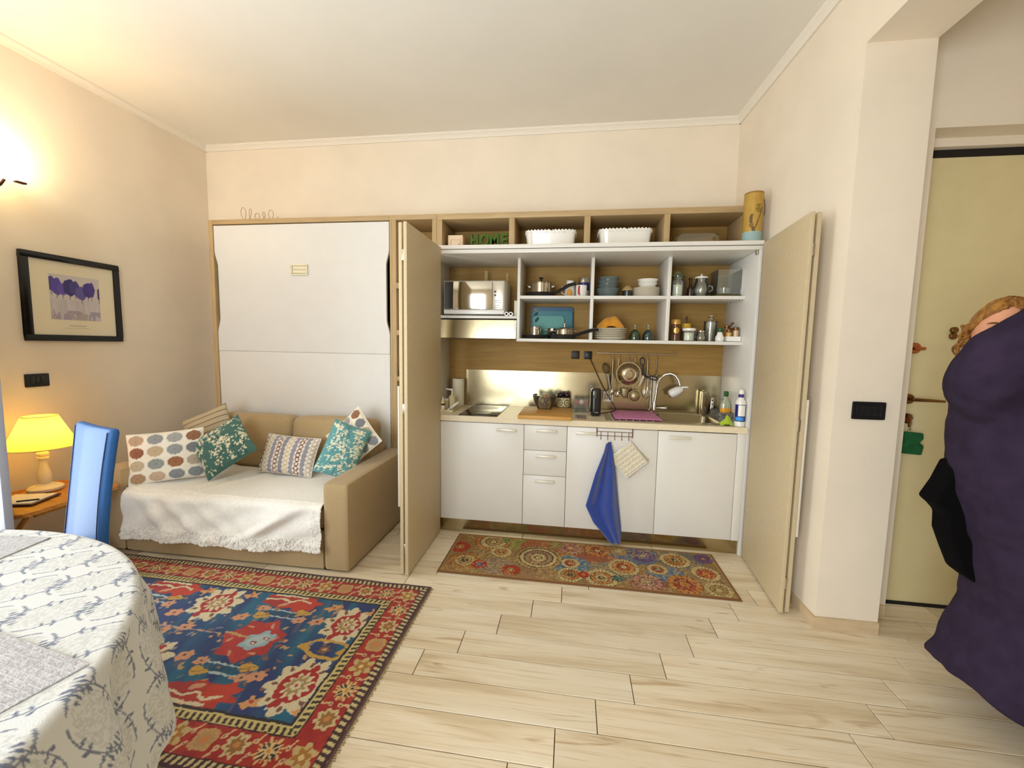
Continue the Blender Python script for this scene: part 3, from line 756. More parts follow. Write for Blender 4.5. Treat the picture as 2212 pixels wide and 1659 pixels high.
one('baking_tray', 'dark shallow tray under the clear box on the upper right shelf', 'tray', MB().rbox((1.978, .36, Z_M + .009), (.165, .24, .018), .006, 6), TRAY)
gb = thing('glass_box', 'tall clear rectangular box standing on the dark tray', 'glass box', (1.983, .36, Z_M + .0185))
gm = MB()
for (x0, x1, y0, y1) in ((-.075, .08, -.11, -.106), (-.075, .08, .106, .11), (-.075, -.071, -.106, .106), (.076, .08, -.106, .106)): gm.box(x0, x1, y0, y1, .003, .17)
gm.box(-.075, .08, -.11, .11, 0, .003)
part('walls', GLASS, gb, gm, world=False, smooth=False)
gi = part('inner_dish', thin_glass('clear_acrylic', (236, 242, 240), .2, body=.12), gb, LT([(0, .004), (.04, .004), (.052, .012), (.060, .052), (.063, .054), (.056, .05), (.048, .012), (0, .008)], (0, -.02, 0), 24), world=False)
# --- lower left cell: boards, pans
for k, (x0, x1, z1, col) in enumerate(((.585, .925, 1.683, (0, 78, 112)), (.597, .918, 1.652, (0, 112, 122)), (.607, .855, 1.612, (72, 150, 140)))):
    t = thing('cutting_board', ('large dark blue', 'medium teal', 'small pale green')[k] + ' plastic cutting board leaning at the shelf back', 'cutting board', ((x0 + x1) / 2, .505 - .014 * k, Z_B), group='nested cutting boards')
    r = .025; P = []
    zb = Z_B + .001
    for cx, cz, a in ((x1 - r, z1 - r, 0), (x0 + r, z1 - r, 90), (x0 + r, zb + r, 180), (x1 - r, zb + r, 270)):
        for q in range(6): tt = math.radians(a + q * 18); P.append((cx + r * math.cos(tt), cz + r * math.sin(tt)))
    bo_ = part('board', M('board_%d' % k, col, .4), t, MB().prism(P, .505 - .014 * k, .513 - .014 * k, 'y'), bevel=.001, seg=1)
    sub('grip_hole', M('board_hole_%d' % k, ((176, 150, 96), (0, 66, 88), (0, 70, 70))[k], .6), bo_, LT([(0, 0), (.012, 0), (.012, .0008), (0, .0008)], (0, 0, 0), 20, m=Matrix.Translation((x0 + .032, .5049 - .014 * k, z1 - .032)) @ Matrix.Rotation(.6, 4, 'Y') @ Matrix.Diagonal((1, 1, 2.0, 1)) @ Matrix.Rotation(PI / 2, 4, 'X')))
frying_pan('black frying pan at the left end of the lower shelf', .634, .335, Z_B, .092, .030, (1, .28, 0), .11, .05)
t = pot('small open steel pot standing in the left frying pan, lower shelf', .640, .325, Z_B + .0045, .042, .088, lid=False, handles=False)
part('wire_handle', POTST, t, TB([(.006, -.042, .074), (.004, -.054, .07), (.006, -.058, .02), (.016, -.058, .008), (.026, -.058, .02), (.026, -.054, .07), (.022, -.036, .074)], .0028, 8), world=False)
frying_pan('black frying pan with handle pointing right, lower shelf', .852, .300, Z_B, .105, .036, (1, -.70, 0), .195, .032)
pot('steel pot with knobbed lid standing in the right frying pan', .862, .305, Z_B + .0045, .066, .068, knob=1)
pot('low steel pot behind the right frying pan', .768, .428, Z_B, .040, .085, lid=False)
# --- lower middle cell: plates, cloth, goblets
for k in range(6):
    lt('plate', ('lowest', 'second lowest', 'third lowest', 'third highest', 'second highest', 'topmost')[k] + ' cream dinner plate under the ochre napkin', 'plate', 1.196, .315, Z_B + k * .0132, [('plate', shell([(0, 0), (.075, 0), (.085, .004), (.124, .017), (.126, .019)], .0035), CREAMC)], group='cream dinner plates')
g = np.linspace(-1, 1, 30); GX, GY = np.meshgrid(g, g)
zz = .012 + .055 * np.exp(-((GX - .35) ** 2 * 2 + GY ** 2 * 1.6)) + .028 * np.exp(-((GX + .45) ** 2 * 4 + GY ** 2 * 2)) + .012 * vnoise(GX * 4 + 9, GY * 4 + 3, 4)
rim_ = np.clip(1.18 - np.hypot(GX, GY) ** 2, 0, 1) ** .55; zz = (zz + .018 * vnoise(GX * 2.3 + 4, GY * 2.3 + 8, 14)) * rim_
Pm = np.stack([1.196 + GX * .098 * (1 - .12 * GY ** 2), .31 + GY * .085, Z_B + 5 * .0132 + .0195 + zz], -1)
setp(grid_mesh('napkin', Pm, None, CLOTHY), 'crumpled ochre cloth napkin on the dinner plates', 'napkin')
for k, (x, col) in enumerate(((1.372, (40, 84, 30)), (1.466, (10, 78, 74)))):
    lt('goblet', ('olive green', 'teal green')[k] + ' glass goblet standing upside down by the plates', 'goblet', x, .29, Z_B, [
        ('bowl', shell([(.039, 0), (.041, .012), (.038, .04), (.028, .064), (.014, .077), (0, .080)], .0025)[:6] + [(0, .077), (.012, .074), (.026, .062), (.0355, .04), (.0385, .012), (.0365, 0)], thin_glass('goblet_glass_%d' % k, tuple(min(255, int(v * 1.5)) for v in col), .15, body=.35, bcol=col)),
        ('stem', [(.006, .079), (.005, .088), (.012, .096), (.016, .104), (.015, .110), (0, .112)], GLASS)], group='green goblets')
# --- lower right cell
t = lt('coffee_jar', 'instant coffee jar with gold lid and brown label', 'jar', 1.650, .27, Z_B, [('glass', cyl(.033, 0, .115, .004), M('coffee_glass', (96, 62, 34), .08, coat=.5)), ('label', [(.0335, .045), (.0335, .10), (.033, .101), (.033, .044)], BROWN), ('lid', [(.031, .116), (.034, .118), (.034, .148), (.031, .152), (0, .152)], GOLD)])
part('label_oval', GOLD, t, MB().add([(.0339 * math.sin(a), -.0339 * math.cos(a), .074 + .022 * math.sin(q)) for q in np.linspace(-1.5, 1.5, 9) for a in np.linspace(-.6, .6, 7) * math.cos(q)], [(r * 7 + c, r * 7 + c + 1, r * 7 + c + 8, r * 7 + c + 7) for r in range(8) for c in range(6)]), world=False, fix=False)
lt('storage_jar', 'glass jar of white powder with white screw lid, lower shelf', 'jar', 1.738, .255, Z_B, [('glass', shell([(0, 0), (.046, 0), (.049, .005), (.049, .062), (.042, .074)], .003), GLASS), ('powder', cyl(.0455, .0035, .058), FLOUR), ('lid', [(.044, .073), (.045, .075), (.045, .088), (.042, .091), (0, .091)], CERAM)])
t = lt('jar', 'jar with yellow lid and a dark spoon behind the white powder jar', 'jar', 1.752, .40, Z_B, [('glass', cyl(.033, 0, .09), GLASS), ('lid', [(.034, .088), (.036, .092), (.036, .128), (.032, .132), (0, .132)], YELLOW)])
part('spoon', WOODD, t, TB([(0, 0, .1318), (.004, -.004, .15), (0, 0, .165), (.006, 0, .185)], [.004, .005, .008, .004], 8), world=False)
lt('jar', 'small bellied glass jar with steel lid, lower shelf', 'jar', 1.823, .27, Z_B, [('glass', shell([(0, 0), (.028, 0), (.036, .012), (.037, .03), (.028, .055), (.024, .062)], .003), GLASS), ('contents', [(0, .0035), (.026, .0035), (.0325, .014), (.0325, .03), (0, .032)], M('tan_spice', (150, 118, 70), .8)), ('lid', [(.026, .0622), (.027, .064), (.027, .074), (.024, .077), (0, .077)], POTST)])
lt('storage_jar', 'tall clear glass canister with round knob lid, lower shelf', 'jar', 1.912, .36, Z_B, [('glass', shell([(0, 0), (.042, 0), (.045, .005), (.045, .135), (.045, .14)], .003), GLASS), ('lid', [(.04, .1405), (.048, .1415), (.048, .147), (.02, .152), (.008, .158), (.010, .166), (.017, .176), (.012, .188), (0, .192)], GLASS), ('candle', cyl(.013, .0035, .075), FLOUR)])
lt('salt_shaker', 'salt shaker with dark green cap at the shelf front', 'shaker', 1.938, .232, Z_B, [('body', [(0, 0), (.024, 0), (.029, .008), (.029, .03), (.018, .052), (.017, .065), (0, .065)], M('salt_glass', (236, 232, 222), .15, coat=.4)), ('cap', cyl(.021, .066, .092), DGREEN)])
t = thing('spice_caddy', 'white caddy of spice jars at the right end of the shelf', 'caddy', (2.018, .24, Z_B))
cm = MB()
for bx in ((-.046, .044, -.05, -.046, 0, .036), (-.046, .044, .046, .05, 0, .036), (-.046, -.042, -.046, .046, 0, .036), (.040, .044, -.046, .046, 0, .036), (-.046, .044, -.05, .05, 0, .003)): cm.box(*bx)
part('tray', CERAM, t, cm, world=False, smooth=False)
for k, (x, y, h, c) in enumerate(((-.026, -.022, .085, (196, 150, 72)), (.018, -.022, .10, (200, 170, 130)), (-.026, .022, .115, (150, 96, 54)), (.018, .022, .095, (196, 172, 90)))):
    j = part('spice_jar', M('spice_%d' % k, c, .2, coat=.5), t, LT(cyl(.018, .0035, h - .02), (x, y, 0), 16), world=False)
    sub('jar_cap', M('bronze_cap', (120, 84, 50), .35, .8), j, LT(cyl(.0185, h - .0195, h), (x, y, 0), 16), world=False)
part('spoon', WOODD, t, TB([(-.02, .002, .0035), (-.012, 0, .10), (-.004, 0, .125), (.008, 0, .130)], [.004, .004, .006, .007], 8), world=False)
# --- beside the microwave
for k, x in enumerate((.436, .468)):
    t = thing('foil_roll', 'kitchen foil roll lying beside the microwave, %s one' % ('left', 'right')[k], 'roll', (x, .30, Z_MW), group='kitchen foil rolls')
    part('roll', WPL, t, LT(shell([(.013, -.1), (.015, -.1), (.015, .1), (.013, .1)], .001)[:4] + [(.0085, .1), (.0085, -.1)], (0, 0, .0152), 20, m=Matrix.Rotation(PI / 2, 4, 'X')), world=False)
    part('core', DARKG, t, LT([(0, -.098), (.008, -.098), (.008, .098), (0, .098)], (0, 0, .0152), 16, m=Matrix.Rotation(PI / 2, 4, 'X')), world=False)
one('carton', 'narrow white carton standing right of the microwave', 'carton', B(.486, .513, .25, .45, Z_MW, 1.705), M('carton_white', (222, 214, 192), .6), bevel=.002)
t = thing('glass_stick', 'pair of thin glass straws standing behind the microwave top', 'straws', (.232, .43, 1.8465))
for x in (.226, .238): part('straw', M('pale_straw', (214, 198, 150), .2, coat=.4), t, TB([(x, .43, 1.8465), (x, .43, 1.955)], .0035, 8))
one('glass_stick', 'single thin pale stick on the microwave right corner', 'stick', TB([(.405, .40, 1.8465), (.405, .40, 1.93)], .003, 8), M('pale_straw', (214, 198, 150), .2))

# --- overhead niches
t = thing('wooden_block', 'small pale pink block with carved square in the left niche', 'ornament', (.018, .33, Z_N))
PBL = M('pale_pink_wood', (232, 204, 172), .6)
part('block', PBL, t, B(-.040, .076, .295, .37, Z_N, Z_N + .145), bevel=.004)
part('carving', PBL, t, MB().box(-.022, .058, .2895, .2948, Z_N + .024, Z_N + .031).box(-.022, .058, .2895, .2948, Z_N + .110, Z_N + .117).box(-.022, -.015, .2895, .2948, Z_N + .031, Z_N + .110).box(.051, .058, .2895, .2948, Z_N + .031, Z_N + .110))
part('diagonal_stroke', PBL, t, MB().box(-.003, .003, -.0053, 0, -.028, .028, m=Matrix.Translation((.03, .2948, Z_N + .062)) @ Matrix.Rotation(.6, 4, 'Y')))
t = thing('home_sign', 'green letters spelling HOME standing on a white base', 'sign', (.272, .33, Z_N))
part('base', M('sign_base', (226, 212, 180), .5), t, B(.118, .432, .30, .36, Z_N, Z_N + .066), bevel=.002)
LETG = M('mossy_green', (66, 98, 22), .75, var=.25, vscale=25, bump=.3)
for ch_, lx, lw in (('H', .130, .060), ('O', .204, .070), ('M', .282, .068), ('E', .366, .052)):
    cu = bpy.data.curves.new('letter', 'FONT'); cu.body = ch_; cu.size = .128; cu.extrude = .011; cu.bevel_depth = .0025; cu.offset = .003
    to = bpy.data.objects.new('letter', cu); COL.objects.link(to)
    dg = bpy.context.evaluated_depsgraph_get(); me = bpy.data.meshes.new_from_object(to.evaluated_get(dg)); bpy.data.objects.remove(to)
    n = len(me.vertices); co = np.empty(n * 3); me.vertices.foreach_get('co', co); co = co.reshape(-1, 3)
    mn, mx = co.min(0), co.max(0)
    q = np.empty_like(co); q[:, 0] = lx + (co[:, 0] - mn[0]) / (mx[0] - mn[0]) * lw; q[:, 1] = .33 - (co[:, 2] - (mn[2] + mx[2]) / 2); q[:, 2] = Z_N + .0665 + (co[:, 1] - mn[1]) / (mx[1] - mn[1]) * .092
    me.vertices.foreach_set('co', q.ravel()); me.materials.clear(); me.update()
    finish(me, 'letter', LETG, t, True, False)
def basket(label, x0, x1):
    t = thing('storage_basket', label, 'basket', ((x0 + x1) / 2, .36, Z_N), group='scalloped white baskets')
    W2, D2, H = (x1 - x0) / 2, .11, .118
    n = 160; vs = []; prof = [(.86, 0), (.90, .004), (.97, .125), (1.0, .145)]
    def pt(a, s):
        c, s_ = math.cos(a), math.sin(a); e = .35
        return (math.copysign(abs(c) ** e, c) * W2 * s, math.copysign(abs(s_) ** e, s_) * (D2 - W2 * (1 - s)), 0)
    # walk the perimeter evenly
    A = np.linspace(0, 2 * PI, 2000); Q = np.array([pt(a, 1)[:2] for a in A]); sl = np.r_[0, np.cumsum(np.hypot(*np.diff(Q, axis=0).T))]
    AA = np.interp(np.linspace(0, sl[-1], n, endpoint=False), sl, A)
    sc_n = round(sl[-1] / .0245)
    rows = []
    for s, z in prof: rows.append([(pt(a, s)[0], pt(a, s)[1], z) for a in AA])
    rows.append([(pt(a, 1.005)[0], pt(a, 1.005)[1], .151 + .012 * abs(math.sin(PI * sc_n * k / n))) for k, a in enumerate(AA)])
    inner = [[(x * .985, y * .97, z) for x, y, z in r] for r in rows[::-1]]
    R = np.array(rows + inner)
    grid_mesh('basket_wall', R, None, CERAM, t, world=False, wrap_u=True, smooth=50)
    part('basket_floor', CERAM, t, MB().add([(x, y, .003) for x, y, z in rows[0]], [tuple(range(n))]), world=False, fix=False)
    hol = MB()
    for k in range(1, sc_n * 2, 2):
        i = int(round(k * n / (2 * sc_n))) % n; a = AA[i]; p = Vector(pt(a, 1.004)); p.z = .143
        nrm = Vector((math.copysign(abs(math.cos(a)) ** 1.65, math.cos(a)) / W2, math.copysign(abs(math.sin(a)) ** 1.65, math.sin(a)) / D2, 0)).normalized()
        tg = Vector((-nrm.y, nrm.x, 0))
        hol.tube([p + nrm * .0012 + tg * .0065 * math.cos(u) + Vector((0, 0, .0065 * math.sin(u))) for u in np.linspace(0, 2 * PI, 10, endpoint=False)], .0013, 5, closed=True)
    part('lace_rings', CERAM, t, hol, world=False)
    return t
basket('scalloped white basket in the second niche from the left', .553, .927)
basket('scalloped white basket in the third niche, left of the glass dish', 1.086, 1.461)
t = thing('baking_dish', 'clear glass oven dish upside down in the right niche', 'baking dish', (1.775, .37, Z_N))
AMB = thin_glass('amber_glass', (232, 220, 178), .2, body=.10, bcol=(210, 196, 150))
dm = MB(); lv = [(.176, .105, 0), (.172, .10, .05), (.150, .088, .115), (.142, .082, .125)]
vs = []; n = 32
for wx, wy, z in lv:
    for k in range(n):
        a = 2 * PI * k / n; c, s_ = math.cos(a), math.sin(a); vs.append((math.copysign(abs(c) ** .4, c) * wx, math.copysign(abs(s_) ** .4, s_) * wy, z))
dm.add(vs, [(l * n + k, l * n + (k + 1) % n, (l + 1) * n + (k + 1) % n, (l + 1) * n + k) for l in range(3) for k in range(n)] + [tuple(3 * n + k for k in range(n))])
part('dish', AMB, t, dm, world=False, fix=False)
for s in (-1, 1): part('handle', AMB, t, TB([(s * .165, -.05, .06), (s * .195, -.045, .075), (s * .195, .045, .075), (s * .165, .05, .06)], .007, 8), world=False)
tin = thing('gift_tin', 'tall yellow brown printed tube tin with pale blue base', 'tin', (2.040, .075, 2.0548))
def tin_col(co):
    a = np.arctan2(co[:, 0], -co[:, 1]); z = co[:, 2]; C = np.empty((len(co), 3)); C[:] = lin((182, 146, 66))
    C[vnoise(a * 4 + 20, z * 30, 3) > .62] = lin((178, 140, 58))
    def put(m, c): C[m] = lin(c)
    put(z < .062, (150, 186, 188))
    put((np.abs(a + .35 - .18 * np.sin(z * 34)) < .16) & (z > .062) & (z < .17), (96, 74, 34))
    put((np.hypot((a - .30) * .056, z - .205) < .028) & (vnoise(a * 14 + 5, z * 260, 8) > .45), (112, 96, 30))
    put(np.abs(a - .05 - (z - .10) * 6) < .07 * (z > .08) * (z < .2), (104, 82, 36))
    put(np.hypot((a + .45) * .056, z - .10) < .014, (128, 92, 48))
    put(z > .300, (150, 112, 44))
    return C
prof = [(0, 0), (.054, 0), (.056, .002)] + [(.056, .002 + k * .0042) for k in range(1, 73)] + [(.055, .308), (.050, .309), (.050, .306), (0, .306)]
part('tube', M('printed_tin', (200, 160, 70), .4, attr=True, metal=.1), tin, LT(prof, (0, 0, 0), 96), world=False, smooth=40)
paint_verts(tin.children[0], tin_col)
part('lid_band', M('tin_band', (146, 172, 170), .4), tin, LT([(.0566, .0), (.0566, .058), (.0562, .059), (.0562, 0)], (0, 0, 0), 48), world=False)
part('cord', WOODD, tin, TB([(.0567, .01, .29), (.066, .008, .27), (.068, .0, .22), (.064, -.008, .17)], .002, 6), world=False)

# ================================================================ THINGS ON THE WORKTOP
ZC = .8682
CREAMP = M('cream_plastic', (222, 206, 160), .5)
t = thing('kitchen_roll', 'white kitchen paper roll standing in the worktop corner', 'paper roll', (.0, .475, ZC))
part('paper', M('tissue', (232, 222, 194), .9, bump=.2), t, LT([(.018, .002), (.049, .002), (.050, .004), (.050, .222), (.049, .224), (.018, .224)], seg=32), world=False)
part('core', M('cardboard', (150, 120, 80), .8), t, LT([(.0155, .002), (.0178, .002), (.0178, .224), (.0155, .224)], seg=20), world=False)
t = thing('tray', 'cream tray of toiletries at the left end of the worktop', 'tray', (-.03, .24, ZC))
tm = MB()
tm.box(-.055, .085, -.12, .12, 0, .003)
for bx in ((-.055, .085, -.12, -.117, .003, .016), (-.055, .085, .117, .12, .003, .016), (-.055, -.052, -.117, .117, .003, .016), (.082, .085, -.117, .117, .003, .016)): tm.box(*bx)
part('tray_base', CREAMP, t, tm, world=False, smooth=False)
ZT = ZC + .0035
t = lt('pump_bottle', 'cream soap pump bottle on the toiletries tray', 'pump bottle', -.005, .31, ZT, [('bottle', cyl(.028, 0, .095, .006)[:-1] + [(.012, .102), (.012, .112), (0, .112)], CREAMP)])
part('pump', WPL, t, TB([(0, 0, .112), (0, 0, .142)], .006, 8).tube([(.008, 0, .142), (-.05, -.006, .150)], [.009, .004], 8), world=False)
lt('tube', 'pointed cream nozzle bottle on the toiletries tray', 'bottle', -.046, .20, ZT, [('bottle', [(0, 0), (.017, 0), (.018, .003), (.018, .035), (0, .036)], CERAM), ('collar', cyl(.0185, .0365, .048), BROWN), ('nozzle', [(.015, .0485), (.013, .06), (.003, .102), (0, .103)], CREAMP)])
one('carton', 'small cream carton standing on the toiletries tray', 'carton', B(-.078, -.055, .16, .20, ZT, ZT + .062), CREAMP, bevel=.001)
lt('jar', 'cream lidded jar behind the toiletries tray carton', 'jar', -.045, .27, ZT, [('body', cyl(.022, 0, .06, .005), CREAMP), ('lid', cyl(.023, .0605, .078), CERAM)])
t = thing('toothpaste_tube', 'white tube lying slanted across the toiletries tray', 'tube', (.02, .19, ZT), (0, math.radians(-38), math.radians(12)))
part('tube_body', CERAM, t, MB().rbox((.045, 0, .014), (.085, .034, .022), .010, 6, warp=lambda v: (v.x, v.y * (1 + 4 * v.x), v.z * (1 - 6 * v.x))), world=False)
part('tube_cap', WPL, t, LT(cyl(.011, -.012, .006), (-.006, 0, .014), 16, m=Matrix.Rotation(PI / 2, 4, 'Y')), world=False)

BRD = M('worn_beech_board', (216, 166, 88), .5, col2=(194, 140, 62), vscale=3, stretch=(1.5, 12, 12), bump=.1)
cb_ = one('chopping_board', 'large worn wooden chopping board overhanging the worktop edge', 'chopping board', B(.565, .935, -.045, .40, ZC + .0003, .896), BRD, bevel=.005)
ZBD = .8963
t = thing('salad_bowl', 'clear glass bowl of fruit on the chopping board', 'bowl', (.728, .30, ZBD))
part('bowl_glass', GLASS, t, LT(shell([(0, 0), (.050, 0), (.056, .004), (.082, .055), (.093, .104), (.095, .106)], .003), seg=40), world=False)
rb = random.Random(3)
STRAW = M('strawberry_red', (190, 30, 24), .35, coat=.3)
GRAPE = M('dark_grape', (96, 60, 62), .3, coat=.3); LEAFG = M('fruit_leaf', (110, 120, 60), .6)
for k in range(11):
    a = k * 2.4; r = .012 + .030 * ((k * .37) % 1); z = .030 + .0042 * k
    m_ = (GRAPE, LEAFG, GRAPE, M('pale_grape', (160, 150, 92), .3))[k % 4]
    one('grape', 'dull purple and green grape inside the glass fruit bowl', 'fruit', MB().sphere((.728 + r * math.cos(a), .30 + r * math.sin(a), ZBD + z), .019, 12, 8), m_, group='grapes in the glass bowl')
st = thing('strawberry', 'bright red strawberry on top of the glass fruit bowl', 'strawberry', (.735, .285, ZBD + .092))
part('berry', STRAW, st, LT([(0, -.016), (.014, -.010), (.020, .004), (.016, .014), (0, .016)], seg=16, m=Matrix.Rotation(1.2, 4, 'X')), world=False)
part('calyx', LEAFG, st, LT([(0, .0168), (.012, .0155), (.004, .019), (0, .02)], seg=6, m=Matrix.Rotation(1.2, 4, 'X')), world=False)
# patterned pot with plums
pt_ = thing('patterned_bowl', 'black and cream patterned pot of plums behind the board', 'pot', (.868, .462, ZC))
def pot_col(co):
    a = np.arctan2(co[:, 0], -co[:, 1]); z = co[:, 2]; C = np.empty((len(co), 3)); C[:] = lin((226, 212, 160)); dk = lin((48, 40, 22))
    u = ((a / (2 * PI) * 6) % 1 - .5) * .062; v = z - .062
    d = np.hypot(u, v); th = np.arctan2(v, u)
    C[np.abs(d - .024) < .003] = dk; C[(d < .019) & (np.abs(np.sin(th * 4)) < .42)] = dk; C[d < .004] = dk
    u2 = (((a / (2 * PI) * 6) + .5) % 1 - .5) * .062; d2 = np.hypot(u2, np.minimum(np.abs(z - .09), np.abs(z - .03)))
    C[(d2 < .009) & (d2 > .005)] = dk; C[z < .028] = dk; C[z > .101] = dk
    return C
prof = [(0, 0), (.05, 0), (.054, .003)] + [(.054 + .003 * (k / 30), .003 + k * .0035) for k in range(1, 31)] + [(.054, .108), (.053, .10), (.05, .006), (0, .006)]
o_ = part('pot_wall', M('patterned_glaze', (220, 210, 160), .25, attr=True, coat=.4), pt_, LT(prof, seg=160), world=False, smooth=40)
paint_verts(o_, pot_col)
PLUM = M('dark_plum', (44, 24, 40), .3, coat=.3)
for k, (x, y, z) in enumerate(((-.026, -.012, .118), (.027, -.010, .120), (0, .026, .118))):
    one('plum', ('left', 'right', 'hindmost')[k] + ' dark plum in the patterned pot', 'plum', MB().sphere((.868 + x, .462 + y, ZC + z), (.0255, .0255, .024), 16, 10), PLUM, group='plums in the patterned pot')
# clear fruit box
t = thing('fruit_box', 'clear plastic fruit box beside the speaker', 'food box', (1.006, .405, ZC))
CLEAR = thin_glass('clear_plastic', (242, 245, 240), .14, body=.05)
bm_ = MB()
for bx in ((-.058, .058, -.045, -.0435, .002, .105), (-.058, .058, .0435, .045, .002, .105), (-.058, -.0565, -.0435, .0435, .002, .105), (.0565, .058, -.0435, .0435, .002, .105), (-.058, .058, -.045, .045, 0, .002)): bm_.box(*bx)
part('walls', CLEAR, t, bm_, world=False, smooth=False)
for k, (x, y, z, c, nm, r) in enumerate(((-.034, -.018, .070, STRAW, 'red tomato', .022), (.036, -.016, .070, STRAW, 'red tomato', .021), (.002, -.02, .078, CERAM, 'white mozzarella ball', .019), (-.028, -.01, .026, M('olive_leaf', (60, 76, 30), .5), 'dark green lettuce head', .023), (.024, .0, .027, M('dark_olive', (70, 54, 26), .5), 'dark olive vegetable', .024), (-.002, .012, .052, GRAPE, 'purple fruit', .018))):
    one(nm.split()[-2] if nm.split()[-1] in ('ball', 'head') else nm.split()[-1], nm + ' inside the clear fruit box, ' + ('left one', 'right one', 'front middle', 'bottom left', 'bottom right', 'centre')[k], 'food', MB().sphere((1.006 + x, .405 + y, ZC + z), r, 14, 9), c)
# smart speaker / dark canister
t = thing('coffee_machine', 'black rounded tower appliance on the worktop beside the fruit box', 'appliance', (1.108, .235, ZC))
part('tower', M('black_satin', (20, 22, 22), .18, coat=.5), t, MB().rbox((0, 0, .103), (.074, .085, .205), .020, 8), world=False)
part('window', M('smoky_panel', (70, 76, 60), .08, coat=1), t, B(-.022, .0, -.0438, -.0424, .135, .185), world=False, bevel=.0006)
part('badge', M('badge_grey', (150, 150, 146), .4), t, B(-.008, .016, -.0438, -.0424, .027, .032), world=False)
part('chrome_strip', CHROME, t, TB([(-.041, -.01, .03), (-.041, -.01, .215), (-.032, -.01, .222)], .004, 8), world=False)
cab = [(1.068, .512, 1.275), (1.10, .485, 1.21), (1.165, .462, 1.079), (1.225, .44, .975), (1.262, .42, .918), (1.268, .41, .895), (1.255, .38, .886), (1.21, .32, .884), (1.147, .245, .884)]
def smooth_path(P, n=8):
    P = [Vector(p) for p in P]; out = []
    for i in range(len(P) - 1):
        p0, p1, p2, p3 = P[max(i - 1, 0)], P[i], P[i + 1], P[min(i + 2, len(P) - 1)]
        for k in range(n):
            s = k / n
            out.append(.5 * ((2 * p1) + (-p0 + p2) * s + (2 * p0 - 5 * p1 + 4 * p2 - p3) * s * s + (-p0 + 3 * p1 - 3 * p2 + p3) * s ** 3))
    return out + [P[-1]]
one('power_cable', 'black power cable running from the wall socket to the appliance', 'cable', TB(smooth_path(cab), .0035, 6), BLACKP)
for k, x in enumerate((.951, 1.050)):
    t = thing('wall_socket', 'square black wall socket %s' % ('without a plug, left of the pair', 'with a cable plugged in, right of the pair')[k], 'socket', (x, .5288, 1.274), group='black wall sockets')
    part('plate', BLACKP, t, B(x - .032, x + .032, .520, .5288, 1.274, 1.338), bevel=.004)
    part('insert' if k == 0 else 'plug', M('socket_brown', (58, 44, 36), .5) if k == 0 else BLACKP, t, B(x - .022, x + .022, .514 if k == 0 else .508, .5196, 1.285, 1.328), bevel=.003)
t = thing('phone', 'dark phone lying flat on the worktop near the appliance', 'phone', (1.0, .115, ZC))
part('phone_body', M('phone_gold', (170, 140, 110), .3, .6), t, MB().rbox((1.0, .115, ZC + .0045), (.076, .150, .008), .004, 6))
part('screen', M('phone_screen', (38, 26, 20), .08, coat=1), t, B(.967, 1.033, .048, .182, ZC + .0086, ZC + .0092))

# utensil rail
rl = thing('utensil_rail', 'thin steel utensil rail with hooks on the kitchen back wall', 'rail', (1.42, .51, 1.318))
part('rod', STEELR, rl, TB([(1.12, .492, 1.326), (1.72, .492, 1.325)], .0045, 10))
for x in (1.16, 1.68): part('bracket', STEELR, rl, TB([(x, .5295, 1.326), (x, .495, 1.326)], .005, 8))
HK = [1.214, 1.240, 1.287, 1.360, 1.409, 1.464, 1.503, 1.572]
for x in HK:
    part('hook', STEELR, rl, TB([(x, .498, 1.326), (x, .497, 1.333), (x, .490, 1.334), (x, .486, 1.326), (x, .486, 1.300), (x, .482, 1.292), (x, .476, 1.294), (x, .475, 1.300)], .0018, 6))
UY = .478
def wires(c, r, h, n, mat, t, name, rz=0):
    mb = MB()
    for k in range(n):
        a = PI * k / n; P = []
        for s in np.linspace(-1, 1, 15):
            w = math.cos(s * PI / 2) ** .8 if abs(s) < 1 else 0
            P.append((c[0] + r * math.sin(s * PI / 2) * math.cos(a) * (1 if True else 0) * math.cos((1 - abs(s)) * .9), c[1] + r * math.sin(s * PI / 2) * math.sin(a) * math.cos((1 - abs(s)) * .9), c[2] - h * w))
        mb.tube(P, .0012, 5)
    return part(name, mat, t, mb)
t = thing('whisk', 'black balloon whisk hanging at the left of the utensil rail', 'whisk', (1.205, UY - .02, 1.16))
mbw = MB()
for k in range(6):
    a = PI * k / 6; P = []
    for s in np.linspace(0, 2 * PI, 20, endpoint=False): P.append((1.182 + .028 * math.sin(s) * math.cos(a) + .012 * (1 - math.cos(s)) * .6, UY - .02 + .028 * math.sin(s) * math.sin(a), 1.250 - .042 * (1 - math.cos(s))))
    mbw.tube(P, .0013, 5, closed=True)
part('wires', BLACKP, t, mbw)
part('handle', STEELR, t, TB([(1.197, UY - .02, 1.170), (1.207, UY - .02, 1.155), (1.228, UY - .015, 1.035)], [.005, .008, .007], 8))
t = thing('slotted_turner', 'steel turner with slotted white blade hanging on the rail', 'turner', (1.214, UY, .945))
part('handle', HANDB, t, TB([(1.240, UY, 1.288), (1.236, UY, 1.17), (1.222, UY, 1.03)], [.005, .006, .0045], 8))
bl = MB()
for x0, x1, z0, z1 in ((1.178, 1.252, 1.008, 1.026), (1.178, 1.252, .945, .962), (1.178, 1.188, .962, 1.008), (1.197, 1.204, .962, 1.008), (1.213, 1.220, .962, 1.008), (1.229, 1.236, .962, 1.008), (1.243, 1.252, .962, 1.008)): bl.box(x0, x1, UY - .002, UY + .001, z0, z1)
part('blade', CERAM, t, bl, smooth=False)
